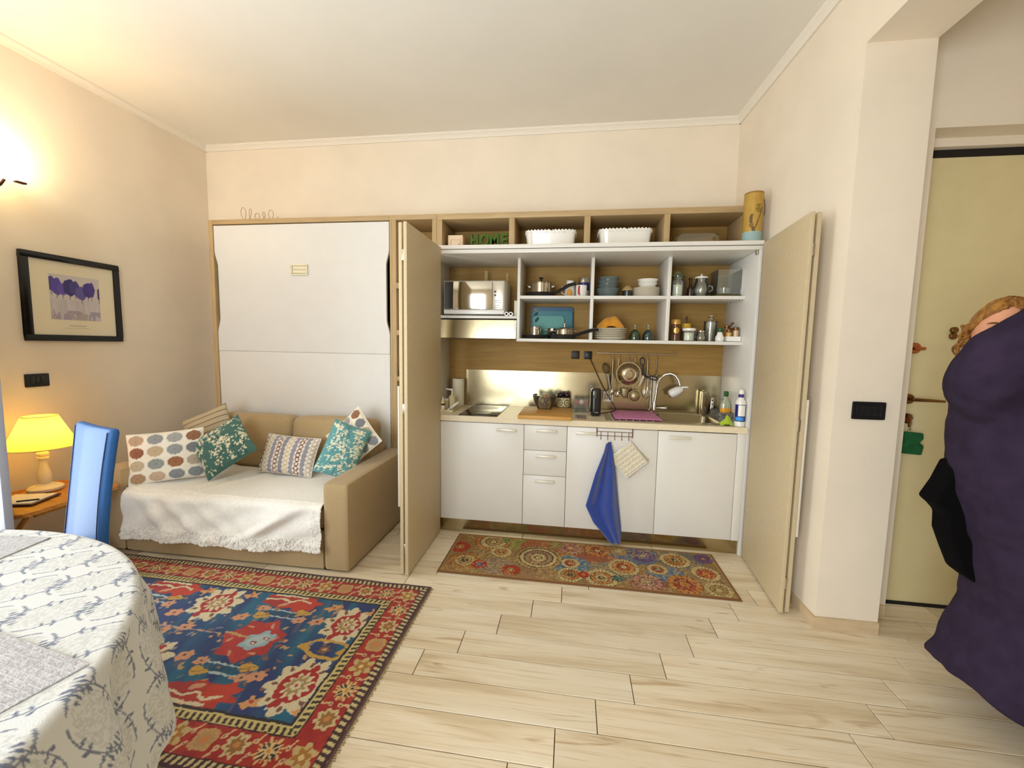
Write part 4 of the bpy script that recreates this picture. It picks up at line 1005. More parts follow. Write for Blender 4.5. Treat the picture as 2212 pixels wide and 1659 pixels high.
def ladle(label, x, r, ztip, off, name='ladle'):
    t = thing(name, label, name.replace('_', ' '), (x, UY, ztip))
    part('handle', POTST, t, TB([(x, UY - off, 1.288), (x, UY - off, 1.26), (x - .002, UY - off, ztip + r * 1.2)], [.0035, .0055, .0035], 8))
    part('bowl', POTST, t, LT(shell([(0, -r * .6), (r * .5, -r * .52), (r * .85, -r * .2), (r, 0)], .0015), (x - .003, UY - off - .006, ztip + r * .8), 20, m=Matrix.Rotation(math.radians(55), 4, 'X')))
ladle('small steel ladle hanging behind the slotted turner', 1.240, .026, 1.005, .020)
ladle('steel serving spoon hanging left of the colander', 1.287, .030, .985, .004, 'serving_spoon')
t = thing('colander', 'round steel colander hanging face out on the rail', 'colander', (1.362, UY - .02, 1.07))
mr = Matrix.Rotation(PI / 2, 4, 'X')
part('dish', M('worn_steel', (190, 176, 146), .22, 1.0), t, LT([(.094, .0), (.096, .003), (.090, .006), (.074, -.02), (.052, -.032), (.048, -.030), (.030, -.036), (.028, -.033), (0, -.034)][::1], (1.362, UY - .022, 1.167), 48, m=Matrix.Rotation(-PI / 2, 4, 'X')))
part('rim', POTST, t, TB([(1.362 + .095 * math.cos(a), UY - .024, 1.167 + .095 * math.sin(a)) for a in np.linspace(0, 2 * PI, 48, endpoint=False)], .003, 6, closed=True))
part('foot_ring', POTST, t, TB([(1.362 + .047 * math.cos(a), UY - .052, 1.167 + .047 * math.sin(a)) for a in np.linspace(0, 2 * PI, 40, endpoint=False)], .0035, 6, closed=True))
for s in (-1, 1): part('loop_handle', POTST, t, TB([(1.362 + s * .008, UY - .022, 1.262), (1.362 + s * .012, UY - .022, 1.284), (1.362 + s * .024, UY - .022, 1.276), (1.362 + s * .034, UY - .022, 1.256)], .0025, 6))
t = thing('strainer', 'small round steel strainer hanging below the colander', 'strainer', (1.414, UY - .012, .945))
part('hoop', POTST, t, TB([(1.416 + .048 * math.cos(a), UY - .015, .997 + .046 * math.sin(a)) for a in np.linspace(0, 2 * PI, 36, endpoint=False)], .003, 6, closed=True))
part('mesh_bowl', M('strainer_mesh', (176, 160, 120), .4, .8), t, LT([(.046, 0), (.038, -.012), (.02, -.022), (0, -.025)], (1.416, UY - .013, .997), 28, m=Matrix.Rotation(-PI / 2, 4, 'X')))
part('handle', POTST, t, TB([(1.410, UY - .012, 1.292), (1.409, UY - .006, 1.20), (1.398, UY - .010, 1.07), (1.405, UY - .014, 1.043)], .0032, 8))
t = thing('sieve', 'conical mesh sieve hanging behind the round strainer', 'sieve', (1.345, UY + .006, .97))
part('cone', M('strainer_mesh', (176, 160, 120), .4, .8), t, LT([(.034, .0), (.026, -.05), (.010, -.075), (0, -.08)], (1.345, UY + .008, 1.052), 24, sy=.4))
part('handle', POTST, t, TB([(1.360, UY + .008, 1.292), (1.352, UY + .012, 1.15), (1.346, UY + .009, 1.05)], .0028, 6))
t = thing('scissors', 'blue black kitchen scissors hanging open on the rail', 'scissors', (1.468, UY - .018, 1.085))
NAVY = M('navy_plastic', (34, 30, 52), .35)
def loop(c, rx, rz, rot, r):
    return TB([(c[0] + rx * math.cos(a) * math.cos(rot) - rz * math.sin(a) * math.sin(rot), UY - .018, c[1] + rx * math.cos(a) * math.sin(rot) + rz * math.sin(a) * math.cos(rot)) for a in np.linspace(0, 2 * PI, 24, endpoint=False)], r, 8, closed=True)
part('grip', NAVY, t, loop((1.462, 1.268), .017, .030, .1, .0042)); part('grip', NAVY, t, loop((1.548, 1.142), .014, .032, 1.35, .0042))
part('shank', NAVY, t, TB([(1.465, UY - .018, 1.240), (1.472, UY - .018, 1.19), (1.478, UY - .018, 1.16)], [.006, .009, .008], 8).tube([(1.518, UY - .02, 1.148), (1.492, UY - .02, 1.155), (1.478, UY - .02, 1.16)], [.005, .007, .008], 8))
part('blade', STEELR, t, MB().prism([(1.472, 1.165), (1.486, 1.155), (1.456, 1.088), (1.450, 1.086)], UY - .021, UY - .019, 'y').prism([(1.468, 1.162), (1.480, 1.15), (1.444, 1.070), (1.440, 1.072)], UY - .018, UY - .016, 'y'))
t = thing('whisk', 'steel balloon whisk hanging right of the scissors', 'whisk', (1.505, UY, .97))
part('handle', POTST, t, TB([(1.503, UY, 1.29), (1.503, UY, 1.262), (1.504, UY, 1.150)], [.003, .0065, .006], 10))
mbw = MB()
for k in range(6):
    a = PI * k / 6; P = []
    for s in np.linspace(-1, 1, 17): P.append((1.508 + .032 * math.sin(s * PI) * (-1 if s < 0 else -1) * math.cos(a) * .9 + 0, UY + .032 * -math.sin(s * PI) * math.sin(a) * .9, .972 + .175 * abs(s) ** 1.3))
    mbw.tube(P, .0012, 5)
part('wires', POTST, t, mbw)
t = thing('tongs', 'long flat steel tongs hanging at the right end of the rail', 'tongs', (1.556, UY, .90))
part('handle', POTST, t, TB([(1.572, UY, 1.29), (1.571, UY + .012, 1.262), (1.574, UY + .022, 1.15)], [.003, .005, .005], 8))
part('blade', STEELR, t, B(1.538, 1.548, UY + .021, UY + .025, .90, 1.146).box(1.556, 1.578, UY + .027, UY + .031, .92, 1.15))

# right of the sink
t = thing('cutlery_holder', 'tall steel cutlery holder by the sink', 'holder', (1.935, .485, ZC + .003))
part('cup', STEEL, t, MB().rbox((0, 0, .09), (.055, .055, .18), .008, 6), world=False)
part('rim', POTST, t, MB().rbox((-.012, -.02, .184), (.022, .014, .012), .005, 4), world=False)
t = thing('perforated_stand', 'white perforated strip stand beside the cutlery holder', 'stand', (1.985, .45, ZC + .003))
part('strip', CERAM, t, B(-.009, .009, -.004, .004, 0, .135), world=False, bevel=.002)
for z in (.115, .085, .055): part('hole_plug', BLACKP, t, LT([(0, 0), (.0055, 0), (.0055, .0012), (0, .0012)], (0, -.0041, z), 14, m=mr), world=False)
t = thing('dish_caddy', 'grey patterned caddy with sponges under the dish soap', 'caddy', (2.018, .33, ZC + .003))
GRP = M('grey_pattern', (150, 146, 136), .6, col2=(60, 56, 48), vscale=60)
cm = MB().box(-.052, .045, -.10, .10, 0, .004)
for bx in ((-.052, .045, -.10, -.097, .004, .055), (-.052, .045, .097, .10, .004, .055), (-.052, -.049, -.097, .097, .004, .055), (.042, .045, -.097, .097, .004, .055)): cm.box(*bx)
part('tray', GRP, t, cm, world=False, smooth=False)
part('wire_frame', POTST, t, TB([(-.05, .09, .055), (-.05, .09, .13), (.043, .09, .13), (.043, .09, .055)], .003, 8), world=False)
t = thing('dish_soap', 'clear dish soap bottle with orange liquid and green cap', 'bottle', (2.024, .285, ZC + .0075))
part('bottle', thin_glass('soap_clear', (226, 236, 210), .2, body=.35, bcol=(220, 228, 200)), t, LT([(0, 0), (.034, 0), (.036, .004), (.036, .10), (.026, .128), (.012, .15), (.011, .160), (0, .160)], seg=24, sy=.62), world=False)
part('liquid_label', M('orange_liquid', (232, 160, 36), .3), t, LT([(.0364, .025), (.0366, .028), (.0366, .076), (.0364, .079)], seg=24, sy=.64), world=False)
part('cap', DGREEN, t, MB().rbox((0, 0, .180), (.030, .022, .038), .006, 5), world=False)
t = thing('cleaner_bottle', 'white cleaner bottle with violet collar and blue label', 'bottle', (2.034, .045, ZC))
part('bottle', CERAM, t, LT([(0, 0), (.028, 0), (.031, .004), (.031, .150), (.028, .168), (.016, .186), (.015, .192), (0, .192)], seg=28), world=False)
def arc_patch(r, a0, a1, z0, z1, n=12): return MB().add([(r * math.sin(a), -r * math.cos(a), z) for z in (z0, z1) for a in np.linspace(a0, a1, n)], [(k, k + 1, n + k + 1, n + k) for k in range(n - 1)])
lb = part('label', M('deep_blue_label', (34, 36, 110), .35), t, arc_patch(.0314, -1.7, 1.7, .034, .146, 24), world=False, fix=False)
sub('label_white_field', CERAM, lb, arc_patch(.0316, -.75, .75, .070, .142), world=False, fix=False)
sub('label_sky_band', M('sky_blue_label', (60, 150, 226), .35), lb, arc_patch(.0317, -1.3, .4, .040, .064), world=False, fix=False)
part('collar', M('violet_cap', (60, 34, 120), .35), t, LT(cyl(.0165, .1925, .212), seg=24), world=False)
part('nozzle', CERAM, t, LT([(.013, .2125), (.016, .218), (.016, .232), (.009, .243), (0, .245)], seg=24), world=False)
LIME = M('lime_microfibre', (176, 206, 24), .95, var=.1, vscale=40, bump=.6, bscale=200, sheen=.4)
g = np.linspace(-1, 1, 36); GX, GY = np.meshgrid(g, g)
zz = (.010 + .040 * np.exp(-((GX - .2) ** 2 * 3 + (GY + .1) ** 2 * 3)) + .022 * (vnoise(GX * 3 + 7, GY * 3 + 2, 12) - .2)) * np.clip(1.3 - np.hypot(GX, GY) ** 2, 0, 1)
Pm = np.stack([1.962 + GX * .046 + .012 * GY, .075 + GY * .05 + .01 * GX, .8725 + np.maximum(zz, 0)], -1)
setp(grid_mesh('cleaning_cloth', Pm, None, LIME), 'lime green cleaning cloth crumpled at the sink corner', 'cloth')

# ---------------------------------------------------------------- towel rack on the cabinet door
rk = thing('over_door_rack', 'wire hook rack hung over the cabinet door top', 'hook rack', (1.226, -.02, .76))
RKM = M('brown_wire', (120, 84, 62), .4, .6)
fr = MB()
for x in (1.108, 1.345): fr.tube([(x, -.0013, .826), (x, -.006, .8255), (x, -.0065, .765)], .0035, 6)
part('straps', RKM, rk, fr)
part('bars', RKM, rk, MB().tube([(1.108, -.008, .800), (1.345, -.008, .800)], .002, 6).tube([(1.108, -.008, .772), (1.345, -.008, .772)], .002, 6))
for x in np.linspace(1.135, 1.32, 5): part('hook', RKM, rk, TB([(x, -.010, .800), (x, -.011, .752), (x, -.017, .746), (x, -.023, .752)], .0018, 6))
# blue towel: folds gathered at the hook
nu_, nv_ = 60, 70
U, V = np.meshgrid(np.linspace(0, 1, nu_), np.linspace(0, 1, nv_))
topz, L1 = .735, .70
left = np.interp(V, [0, .08, .3, .63, .80, 1.0], [1.170, 1.158, 1.105, 1.048, 1.105, 1.225])
right = np.interp(V, [0, .08, .3, .6, .85, 1.0], [1.200, 1.212, 1.238, 1.268, 1.292, 1.298])
zl = topz - L1 * np.interp(V, [0, .63, .80, 1.0], [0, .63, .80, 1.0]) ; 
Xt = left + (right - left) * U
amp = np.interp(V, [0, .1, .5, 1], [.010, .014, .022, .018])
Yt = -.042 - amp * np.sin(U * 3.2 * PI + .6) - .012 * np.sin(U * 7 + V * 5)
Yt -= .006
Zt = zl + .012 * (U - .5) * (1 - V)
TOW = M('blue_towel', (40, 68, 150), .95, var=.12, vscale=60, bump=.5, bscale=260, sheen=.5)
tw = thing('towel', 'blue kitchen towel hanging from the cabinet hook rack', 'towel', (1.19, -.045, .035))
o_ = grid_mesh('cloth', np.stack([Xt, Yt, Zt], -1), None, TOW, tw)
md = o_.modifiers.new('thick', 'SOLIDIFY'); md.thickness = .004; md.offset = 0
part('loop_tag', CERAM, tw, B(1.150, 1.157, -.062, -.0605, .625, .665))
# pot holder, quilted square hung by a corner
ph = thing('pot_holder', 'quilted cream pot holder hanging beside the blue towel', 'pot holder', (1.332, -.026, .745), (0, math.radians(45 + 4), 0))
n = 49; g = np.linspace(0, .178, n); GX, GZ = np.meshgrid(g, g)
q = np.abs(np.sin(GX / .178 * PI * 6)) * np.abs(np.sin(GZ / .178 * PI * 6)); edge = np.minimum(np.minimum(GX, .178 - GX), np.minimum(GZ, .178 - GZ))
dy = .004 + .007 * q ** .6 * (edge > .008)
QUI = M('quilted_cotton', (222, 212, 188), .9, var=.06, vscale=60, bump=.3)
grid_mesh('front_quilt', np.stack([GX, -dy, -GZ], -1), None, QUI, ph, world=False)
part('backing', M('quilt_back', (206, 196, 172), .9), ph, B(0, .178, -.0035, .003, -.178, 0), world=False, bevel=.002)
part('binding', CERAM, ph, TB([(0, -.003, 0), (.178, -.003, 0), (.178, -.003, -.178), (0, -.003, -.178)], .0035, 6, closed=True), world=False)
part('loop', CERAM, ph, TB([(.002, -.002, -.002), (-.012, -.002, -.002), (-.014, -.002, .012), (-.002, -.002, .012)], .0018, 6), world=False)
one('pot_holder', 'second plain pot holder mostly hidden behind the quilted one', 'pot holder', MB().box(.004, .178, .006, .010, -.186, -.004, m=Matrix.Translation((1.332, -.022, .745)) @ Matrix.Rotation(math.radians(43), 4, 'Y')), M('quilt_back', (206, 196, 172), .9), bevel=.002)

# ---------------------------------------------------------------- kitchen mat with mosaic discs
cv = Canvas(0, 1.735, 0, .52, .0036, (150, 118, 70))
rs = np.random.default_rng(11)
cv.JA = cv.A + (vnoise(cv.A * 60, cv.Bm * 60, 1) - .5) * .004; cv.JB = cv.Bm + (vnoise(cv.A * 60 + 9, cv.Bm * 60, 2) - .5) * .004
# coloured ground patches
for (x, y, r, c) in ((.10, .42, .14, (150, 110, 60)), (.42, .44, .12, (146, 140, 66)), (.62, .40, .16, (170, 100, 60)), (.95, .38, .15, (160, 92, 60)), (1.22, .42, .16, (104, 112, 130)), (1.50, .40, .15, (120, 110, 100)),
                     (.35, .12, .12, (140, 116, 96)), (.80, .22, .13, (84, 118, 140)), (1.05, .18, .14, (130, 120, 100)), (1.38, .20, .12, (90, 116, 140)), (1.62, .20, .14, (150, 120, 80)), (1.25, .06, .12, (150, 100, 70)), (.10, .10, .12, (160, 120, 70)), (.60, .06, .10, (158, 120, 80))):
    cv.ell((x, y), r, r * .8, c)
def disc_motif(x, y, r, rings):
    # rings: list of (inner fraction, colour, tiles)
    cv.ell((x, y), r, r, (84, 66, 38))
    prev = 1.0
    for fr, col, n in rings:
        w = cv.win(x - r, x + r, y - r, y + r); u = (cv.JA[w] - x) / r; v = (cv.JB[w] - y) / r
        d = np.hypot(u, v); t = np.arctan2(v, u)
        m_ = (d < prev - .035) & (d > fr + .03)
        if n: m_ &= np.abs(np.sin(t * n / 2)) > .30
        cc = np.array(lin(col)); sh_ = .8 + .4 * vnoise(np.floor(t * n / PI / 2 + 50) * 1.7 if n else t, d * 3, 5)
        cv.C[w][m_] = (cc * sh_[..., None])[m_]
        prev = fr
CR, TN, OR, RD, DKB, TL, OL, PU, PKK = (214, 190, 130), (182, 142, 86), (206, 120, 48), (186, 52, 28), (52, 48, 34), (64, 104, 108), (132, 130, 56), (108, 84, 130), (196, 130, 118)
for x, y, r, rg in ((.27, .43, .125, [(.75, OR, 30), (.45, CR, 22), (.2, TN, 12), (0, CR, 6)]), (.135, .155, .095, [(.72, OR, 26), (.45, CR, 20), (.24, TN, 0), (.08, DKB, 0), (0, CR, 0)]),
                    (.595, .27, .155, [(.80, TN, 44), (.60, CR, 34), (.36, (170, 128, 96), 26), (.14, CR, 14), (0, CR, 6)]), (.345, .30, .07, [(.6, CR, 22), (.3, OR, 14), (.12, DKB, 0), (0, CR, 0)]),
                    (.80, .43, .075, [(.6, PKK, 16), (.25, (180, 90, 90), 10), (0, CR, 5)]), (.98, .43, .085, [(.55, OR, 14), (.25, RD, 10), (0, CR, 5)]),
                    (.80, .235, .06, [(.6, CR, 20), (.3, RD, 12), (0, TN, 0)]), (.80, .10, .08, [(.68, CR, 22), (.42, OR, 18), (.2, TN, 10), (.1, DKB, 0), (0, CR, 0)]),
                    (.985, .095, .10, [(.66, CR, 26), (.42, OR, 20), (.2, CR, 14), (.09, DKB, 0), (0, CR, 0)]), (1.13, .245, .098, [(.70, CR, 30), (.40, OR, 0), (.22, RD, 0), (0, CR, 7)]),
                    (1.27, .41, .08, [(.55, PU, 22), (.25, (140, 120, 160), 12), (0, CR, 5)]), (1.335, .255, .062, [(.6, CR, 20), (.3, RD, 14), (.12, TL, 0), (0, CR, 0)]),
                    (1.47, .39, .095, [(.68, CR, 26), (.42, OR, 20), (.2, TN, 12), (.1, DKB, 0), (0, CR, 0)]), (1.25, .10, .085, [(.55, PKK, 14), (.25, (200, 150, 130), 10), (0, CR, 6)]),
                    (1.46, .11, .10, [(.62, OR, 16), (.32, RD, 12), (0, OR, 7)]), (1.62, .255, .085, [(.65, CR, 24), (.34, RD, 0), (0, OR, 8)]), (1.64, .085, .08, [(.6, CR, 22), (.3, TN, 14), (0, CR, 6)]),
                    (.44, .09, .06, [(.5, RD, 14), (.2, OR, 8), (0, CR, 0)]), (.36, .47, .045, [(.4, OL, 10), (0, (90, 150, 60), 5)]), (.06, .32, .07, [(.5, RD, 14), (.2, OR, 9), (0, CR, 4)]),
                    (.235, .12, .05, [(.5, RD, 0), (0, PU, 0)]), (.88, .115, .035, [(.4, RD, 10), (0, OR, 0)]), (.70, .46, .05, [(.4, OL, 12), (0, TN, 6)]), (1.12, .45, .06, [(.5, TN, 18), (0, CR, 8)]), (1.08, .11, .035, [(.4, TL, 8), (0, (70, 120, 90), 0)]), (1.66, .44, .06, [(.5, PU, 14), (.2, (150, 70, 110), 9), (0, CR, 4)])):
    disc_motif(x, y, r, rg)
tl_ = (vnoise(cv.A * 105, cv.Bm * 105, 91) > .54) & (vnoise(cv.A * 9, cv.Bm * 9, 92) > .30); g_ = np.abs(cv.C - np.array(lin((84, 66, 38)))).sum(-1) > .02
gm_ = tl_ & (rs.random(cv.A.shape) > .12); cv.C[gm_] = cv.C[gm_] * .45 + np.array(lin((206, 172, 108))) * .55
dk_ = vnoise(cv.A * 120 + 31, cv.Bm * 120, 93) < .25; cv.C[dk_] = cv.C[dk_] * .6
edge = np.minimum(np.minimum(cv.A, 1.735 - cv.A), np.minimum(cv.Bm, .52 - cv.Bm))
cv.C[edge < .014] = lin((128, 84, 46)); cv.C[(edge < .020) & (edge > .014)] = lin((170, 130, 80))
Pm = np.stack([.154 + cv.A, -.548 + cv.Bm, np.full_like(cv.A, .0075)], -1); Pm[..., 2][edge < .003] = .0035
mt = thing('kitchen_mat', 'long multicoloured mat of mosaic discs in front of the kitchen', 'mat', (1.02, -.29, .0003))
grid_mesh('pile', Pm, cv.C, M('printed_mat', (150, 120, 80), .9, attr=True, bump=.4, bscale=300, var=.15, vscale=220), mt)
part('backing', M('mat_backing', (90, 66, 40), .9), mt, B(.155, 1.888, -.547, -.029, .0003, .0034))

# ================================================================ LIVING AREA
# ---------------------------------------------------------------- oriental rug
RX0, RX1, RY0, RY1 = -2.15, .182, -1.83, -.712
cv = Canvas(RX0, RX1, RY0, RY1, .0036, (34, 58, 104))
A_, B_ = cv.A, cv.Bm
cv.JA = A_ + (vnoise(A_ * 90, B_ * 90, 21) - .5) * .006 + (vnoise(A_ * 30, B_ * 30, 23) - .5) * .006
cv.JB = B_ + (vnoise(A_ * 90 + 5, B_ * 90, 22) - .5) * .009 + (vnoise(A_ * 30, B_ * 30 + 7, 24) - .5) * .006
n1 = vnoise(A_ * 26 + B_ * 5, B_ * 3.2, 31); n2 = vnoise(A_ * 8, B_ * 5 + A_ * 2, 32)
mixf = np.clip((n1 * .55 + n2 * .6 - .42) * 2.6, 0, 1)[..., None]
cv.C = np.array(lin((36, 54, 104))) * (1 - mixf) + np.array(lin((30, 98, 126))) * mixf
st_ = vnoise(A_ * 60 + B_ * 14, B_ * 7, 33)
cv.C[st_ > .84] = cv.C[st_ > .84] * .6 + np.array(lin((110, 104, 110))) * .4
CRM, REDR, RST, TAN, GLD, PNK, DK, LBL, BRN = (216, 200, 162), (168, 36, 30), (176, 70, 40), (190, 152, 98), (200, 156, 66), (206, 148, 110), (52, 34, 34), (150, 176, 184), (120, 84, 60)
def medallion(x, y, s=1.0, rot=0.0):
    cv.ell((x, y), .112 * s, .128 * s, CRM, rot, 9, .16); cv.ell((x, y), .100 * s, .118 * s, CRM, rot, 22, .10)
    for k in range(8):
        a = rot + k * PI / 4 + .3; cv.ell((x + .092 * s * math.cos(a), y + .105 * s * math.sin(a)), .014, .008, BRN, a)
    cv.ell((x, y), .072 * s, .080 * s, REDR, rot, 6, .06)
    cv.ell((x - .028 * s, y - .090 * s), .026 * s, .016 * s, REDR, .9 + rot); cv.ell((x + .022 * s, y + .085 * s), .016 * s, .024 * s, REDR, rot)
    cv.ell((x + .004, y), .050 * s, .056 * s, CRM, rot, 11, .20); cv.ell((x, y), .036 * s, .042 * s, (170, 138, 84), rot, 9, .22); cv.ell((x, y), .018 * s, .022 * s, CRM, rot, 5, .2); cv.ell((x, y), .008, .009, RST)
def palmette(x, y, s=1.0):
    for k in range(7):
        a = k * 2 * PI / 7 + .4; cv.ell((x + .085 * s * math.cos(a), y + .080 * s * math.sin(a)), .058 * s, .046 * s, (184, 58, 48) if k % 2 else (170, 44, 40), a, 5, .1)
    cv.ell((x, y), .10 * s, .10 * s, (178, 50, 42), 0, 9, .12)
    for k in range(6):
        a = k * PI / 3 + .2; cv.ell((x + .10 * s * math.cos(a), y + .10 * s * math.sin(a)), .020, .006, PNK, a + .8)
    cv.ell((x + .03, y - .002), .070 * s, .052 * s, LBL, .6, 6, .12); cv.ell((x + .03, y), .05 * s, .036 * s, (176, 192, 190), .6)
    for dx, dy in ((-.008, -.018), (.030, .016)):
        cv.rect(x + .03 + dx - .014, x + .03 + dx + .014, y + dy - .010, y + dy + .010, (140, 40, 40)); cv.rect(x + .03 + dx - .008, x + .03 + dx + .008, y + dy - .005, y + dy + .005, (230, 220, 214))
    cv.line((x - .15 * s, y + .02), (x - .02, y + .008), .012, TAN)
def half_red(x, y, sg):
    # clipped scroll against the inner border, sg +1 opens downwards
    cv.ell((x, y), .15, .060, (176, 52, 34), 0, 7, .16); cv.ell((x + .08, y - sg * .02), .075, .046, (190, 58, 34), .3, 6, .16); cv.ell((x - .09, y - sg * .01), .06, .04, (164, 44, 40), 0, 5, .12)
    cv.path([(x - .15, y - sg * .005), (x - .06, y + sg * .012), (x - .01, y - sg * .012), (x + .04, y + sg * .016), (x + .10, y - sg * .004)], .012, CRM)
    cv.path([(x - .12, y + sg * .035), (x - .02, y + sg * .042), (x + .06, y + sg * .036)], .016, CRM)
    cv.ell((x - .03, y - sg * .034), .030, .012, PNK, .5)
def rosette(x, y, r=.026, c=PNK):
    cv.ell((x, y), r * 1.25, r * .86, c, .4, 6, .14); cv.ell((x, y), r * .22, r * .22, DK)
def yleaf(x, y, rot=0, c=GLD, r=.030):
    cv.ell((x, y), r * 1.4, r * .75, c, rot, 3, .14); cv.line((x - r, y - r * .3), (x + r, y + r * .2), .004, BRN)
def pairlines(x0, x1, y):
    for dy in (.022, -.026):
        cv.line((x0 + (.02 if dy < 0 else 0), y + dy), (x1 + (.03 if dy < 0 else 0), y + dy - .006), .009, (176, 194, 188))
    rosette(x0 - .03, y + .022); yleaf(x0 + .0, y - .030); rosette(x1 + .035, y - .03); yleaf(x1 + .02, y + .020)
    cv.rect(x0 + .03, x1, y - .018, y + .012, (20, 84, 106), .6)
YM = -1.262
for cx in (-.49, -1.97):
    palmette(cx, YM)
for cx in (-1.23,):
    palmette(cx, YM, .8)
for cx in (-.865, -1.60): medallion(cx, YM + .205, 1.0, .3); medallion(cx, YM - .205, 1.0, -.3)
for cx in (-.12,): medallion(cx, YM + .165, .92, .25); medallion(cx, YM - .200, 1.02, -.25)
for cx in (-.49, -1.23, -1.97):
    pairlines(cx - .08, cx + .09, YM + .190); pairlines(cx - .08, cx + .09, YM - .172)
for cx in (-.49, -1.20, -1.95): half_red(cx, -.972, 1); half_red(cx + .02, -1.565, -1)
# bow leaves at the right end
cv.path([(-.25, YM), (-.18, YM + .055), (-.05, YM + .045), (0.0, YM)], .018, GLD); cv.path([(-.25, YM), (-.15, YM - .045), (-.06, YM - .05), (0.0, YM)], .018, GLD)
cv.ell((-.125, YM - .003), .026, .022, BRN, 0, 5, .2); cv.ell((-.125, YM), .012, .010, PNK); cv.ell((-.04, YM), .03, .018, (196, 150, 60), .4); cv.ell((-.225, YM), .03, .016, (196, 150, 60), -.4)
for (x, y, r) in ((-.03, -.985, .6), (-.02, -1.560, -.6), (-.25, -.985, -.5), (-.24, -1.56, .5), (-1.0, -.965, .3), (-.74, -.96, -.3)):
    cv.poly([(x - .045, y - .012), (x - .012, y + .006), (x - .02, y + .034), (x + .008, y + .014), (x + .034, y + .034), (x + .028, y + .002), (x + .05, y - .02), (x + .006, y - .016), (x - .004, y - .036)], (212, 152, 92))
    cv.ell((x, y), .010, .008, RST)
for (x, y) in ((-.86, YM + .02), (-1.60, YM), (-.66, -1.13), (-1.01, -1.16), (-.70, -1.40), (-.27, -1.10), (-.31, -1.45), (-1.07, -1.38), (-.95, YM - .02)): rosette(x, y, .030, (208, 146, 108))
cv.line((-1.15, YM + .016), (-.66, YM + .010), .007, (190, 150, 130))
rs = np.random.default_rng(5)
for k in range(420):
    x, y = rs.uniform(RX0 + .2, -.02), rs.uniform(-1.58, -.96); i, j = np.searchsorted(cv.b, y), np.searchsorted(cv.a, x)
    c = cv.C[min(i, cv.nb - 1), min(j, cv.na - 1)]
    if c[2] > c[0] * 1.25 and c[0] < .12: cv.ell((x, y), rs.uniform(.007, .018), rs.uniform(.004, .009), ((190, 152, 98), (150, 110, 84), (206, 148, 110), (126, 130, 140), (140, 90, 70))[k % 5], rs.uniform(0, 3))
# borders: dark selvedge, barber-pole guard, red main band, guard
dR, dT, dB, dL = RX1 - A_, RY1 - B_, B_ - RY0, A_ - RX0
D = np.minimum(np.minimum(dR, dT), np.minimum(dB, dL)); jD = D + (cv.JA - A_) * .6
along = np.where((D == dT) | (D == dB), A_, B_)
def band(d0, d1, col): cv.C[(jD >= d0) & (jD < d1)] = lin(col)
band(-1, .216, (40, 34, 40)); band(-1, .204, (206, 186, 118)); ph_ = (along / .026) % 1
mk = (jD > .170) & (jD < .204) & (np.abs(ph_ - .5 + (jD - .187) * 9) < .24) & (jD < .196); cv.C[mk] = lin((58, 44, 34))
band(-1, .168, (58, 26, 28))
redn = vnoise(A_ * 40, B_ * 40, 41)[..., None]; mR = (jD < .162) & (jD >= .048)
cv.C[mR] = (np.array(lin((150, 26, 22))) * (1 - redn) + np.array(lin((176, 50, 26))) * redn)[mR]
band(-1, .048, (206, 186, 130)); mk = (jD > .012) & (jD < .046) & (np.abs(ph_ - .5 - (jD - .03) * 9) < .25) & (jD > .018); cv.C[mk] = lin((66, 40, 30))
band(-1, .018, (70, 34, 42)); band(-1, .006, (116, 92, 76))
band(.046, .050, (60, 26, 26))
def star_motif(x, y, k, hz):
    if k % 4 == 0:
        for a in range(8): an = a * PI / 4 + .39; cv.line((x, y), (x + .046 * math.cos(an), y + .046 * math.sin(an)), .011, (214, 176, 110))
        for a in range(4): an = a * PI / 2 + .8; cv.ell((x + .024 * math.cos(an), y + .024 * math.sin(an)), .012, .012, (46, 36, 44))
        for a in range(8): an = a * PI / 4; cv.line((x, y), (x + .040 * math.cos(an), y + .040 * math.sin(an)), .006, (222, 190, 130))
        cv.ell((x, y), .009, .009, (206, 140, 60))
    elif k % 4 == 1:
        cv.ell((x, y), .042, .042, (206, 182, 130), .3, 8, .16); cv.ell((x, y), .027, .027, (150, 104, 50), .3, 8, .18); cv.ell((x, y), .012, .012, (196, 130, 60))
    elif k % 4 == 2:
        cv.ell((x, y), .044, .044, (196, 150, 90), .785, 4, .10); cv.ell((x, y), .031, .031, (176, 140, 90), .785, 12, .18); cv.ell((x, y), .017, .017, (204, 128, 66), .4, 6, .25)
    else:
        cv.ell((x, y), .044, .044, (198, 172, 112), .5, 6, .22); cv.ell((x, y), .028, .028, (170, 116, 44), .2, 6, .25); cv.ell((x, y), .010, .010, (222, 190, 130))
def keyhole(x, y, a):
    cv.line((x, y), (x + .034 * math.cos(a), y + .034 * math.sin(a)), .008, (214, 176, 126)); cv.ell((x, y), .010, .010, (214, 176, 126)); cv.ell((x, y), .004, .004, (90, 30, 28))
ym = RY1 - .107; yb = RY0 + .107; xr_ = RX1 - .086 - .012
k = 0; x = xr_
while x > RX0 + .1:
    star_motif(x, ym, k + 3, True); star_motif(x, yb, k + 3, True)
    for yy in (ym, yb): keyhole(x - .064, yy + .022, 1.1); keyhole(x - .058, yy - .022, -2.0)
    x -= .122; k += 1
k = 1; y = ym - .122
while y > yb + .05:
    star_motif(xr_, y, k + 3, False); keyhole(xr_ - .024, y + .062, PI); keyhole(xr_ + .018, y + .062, 0); y -= .1275; k += 1
wav = .0035 * np.sin(A_ * 17) * np.clip((B_ - (RY1 - .05)) / .05, 0, 1) * (A_ < .05)
Pm = np.stack([A_, B_ + wav + (-A_ - .0) * .010 * (B_ > -2), .0085 + .0015 * vnoise(A_ * 12, B_ * 12, 50)], -1)
ed = D < .003; Pm[..., 2][ed] = .001
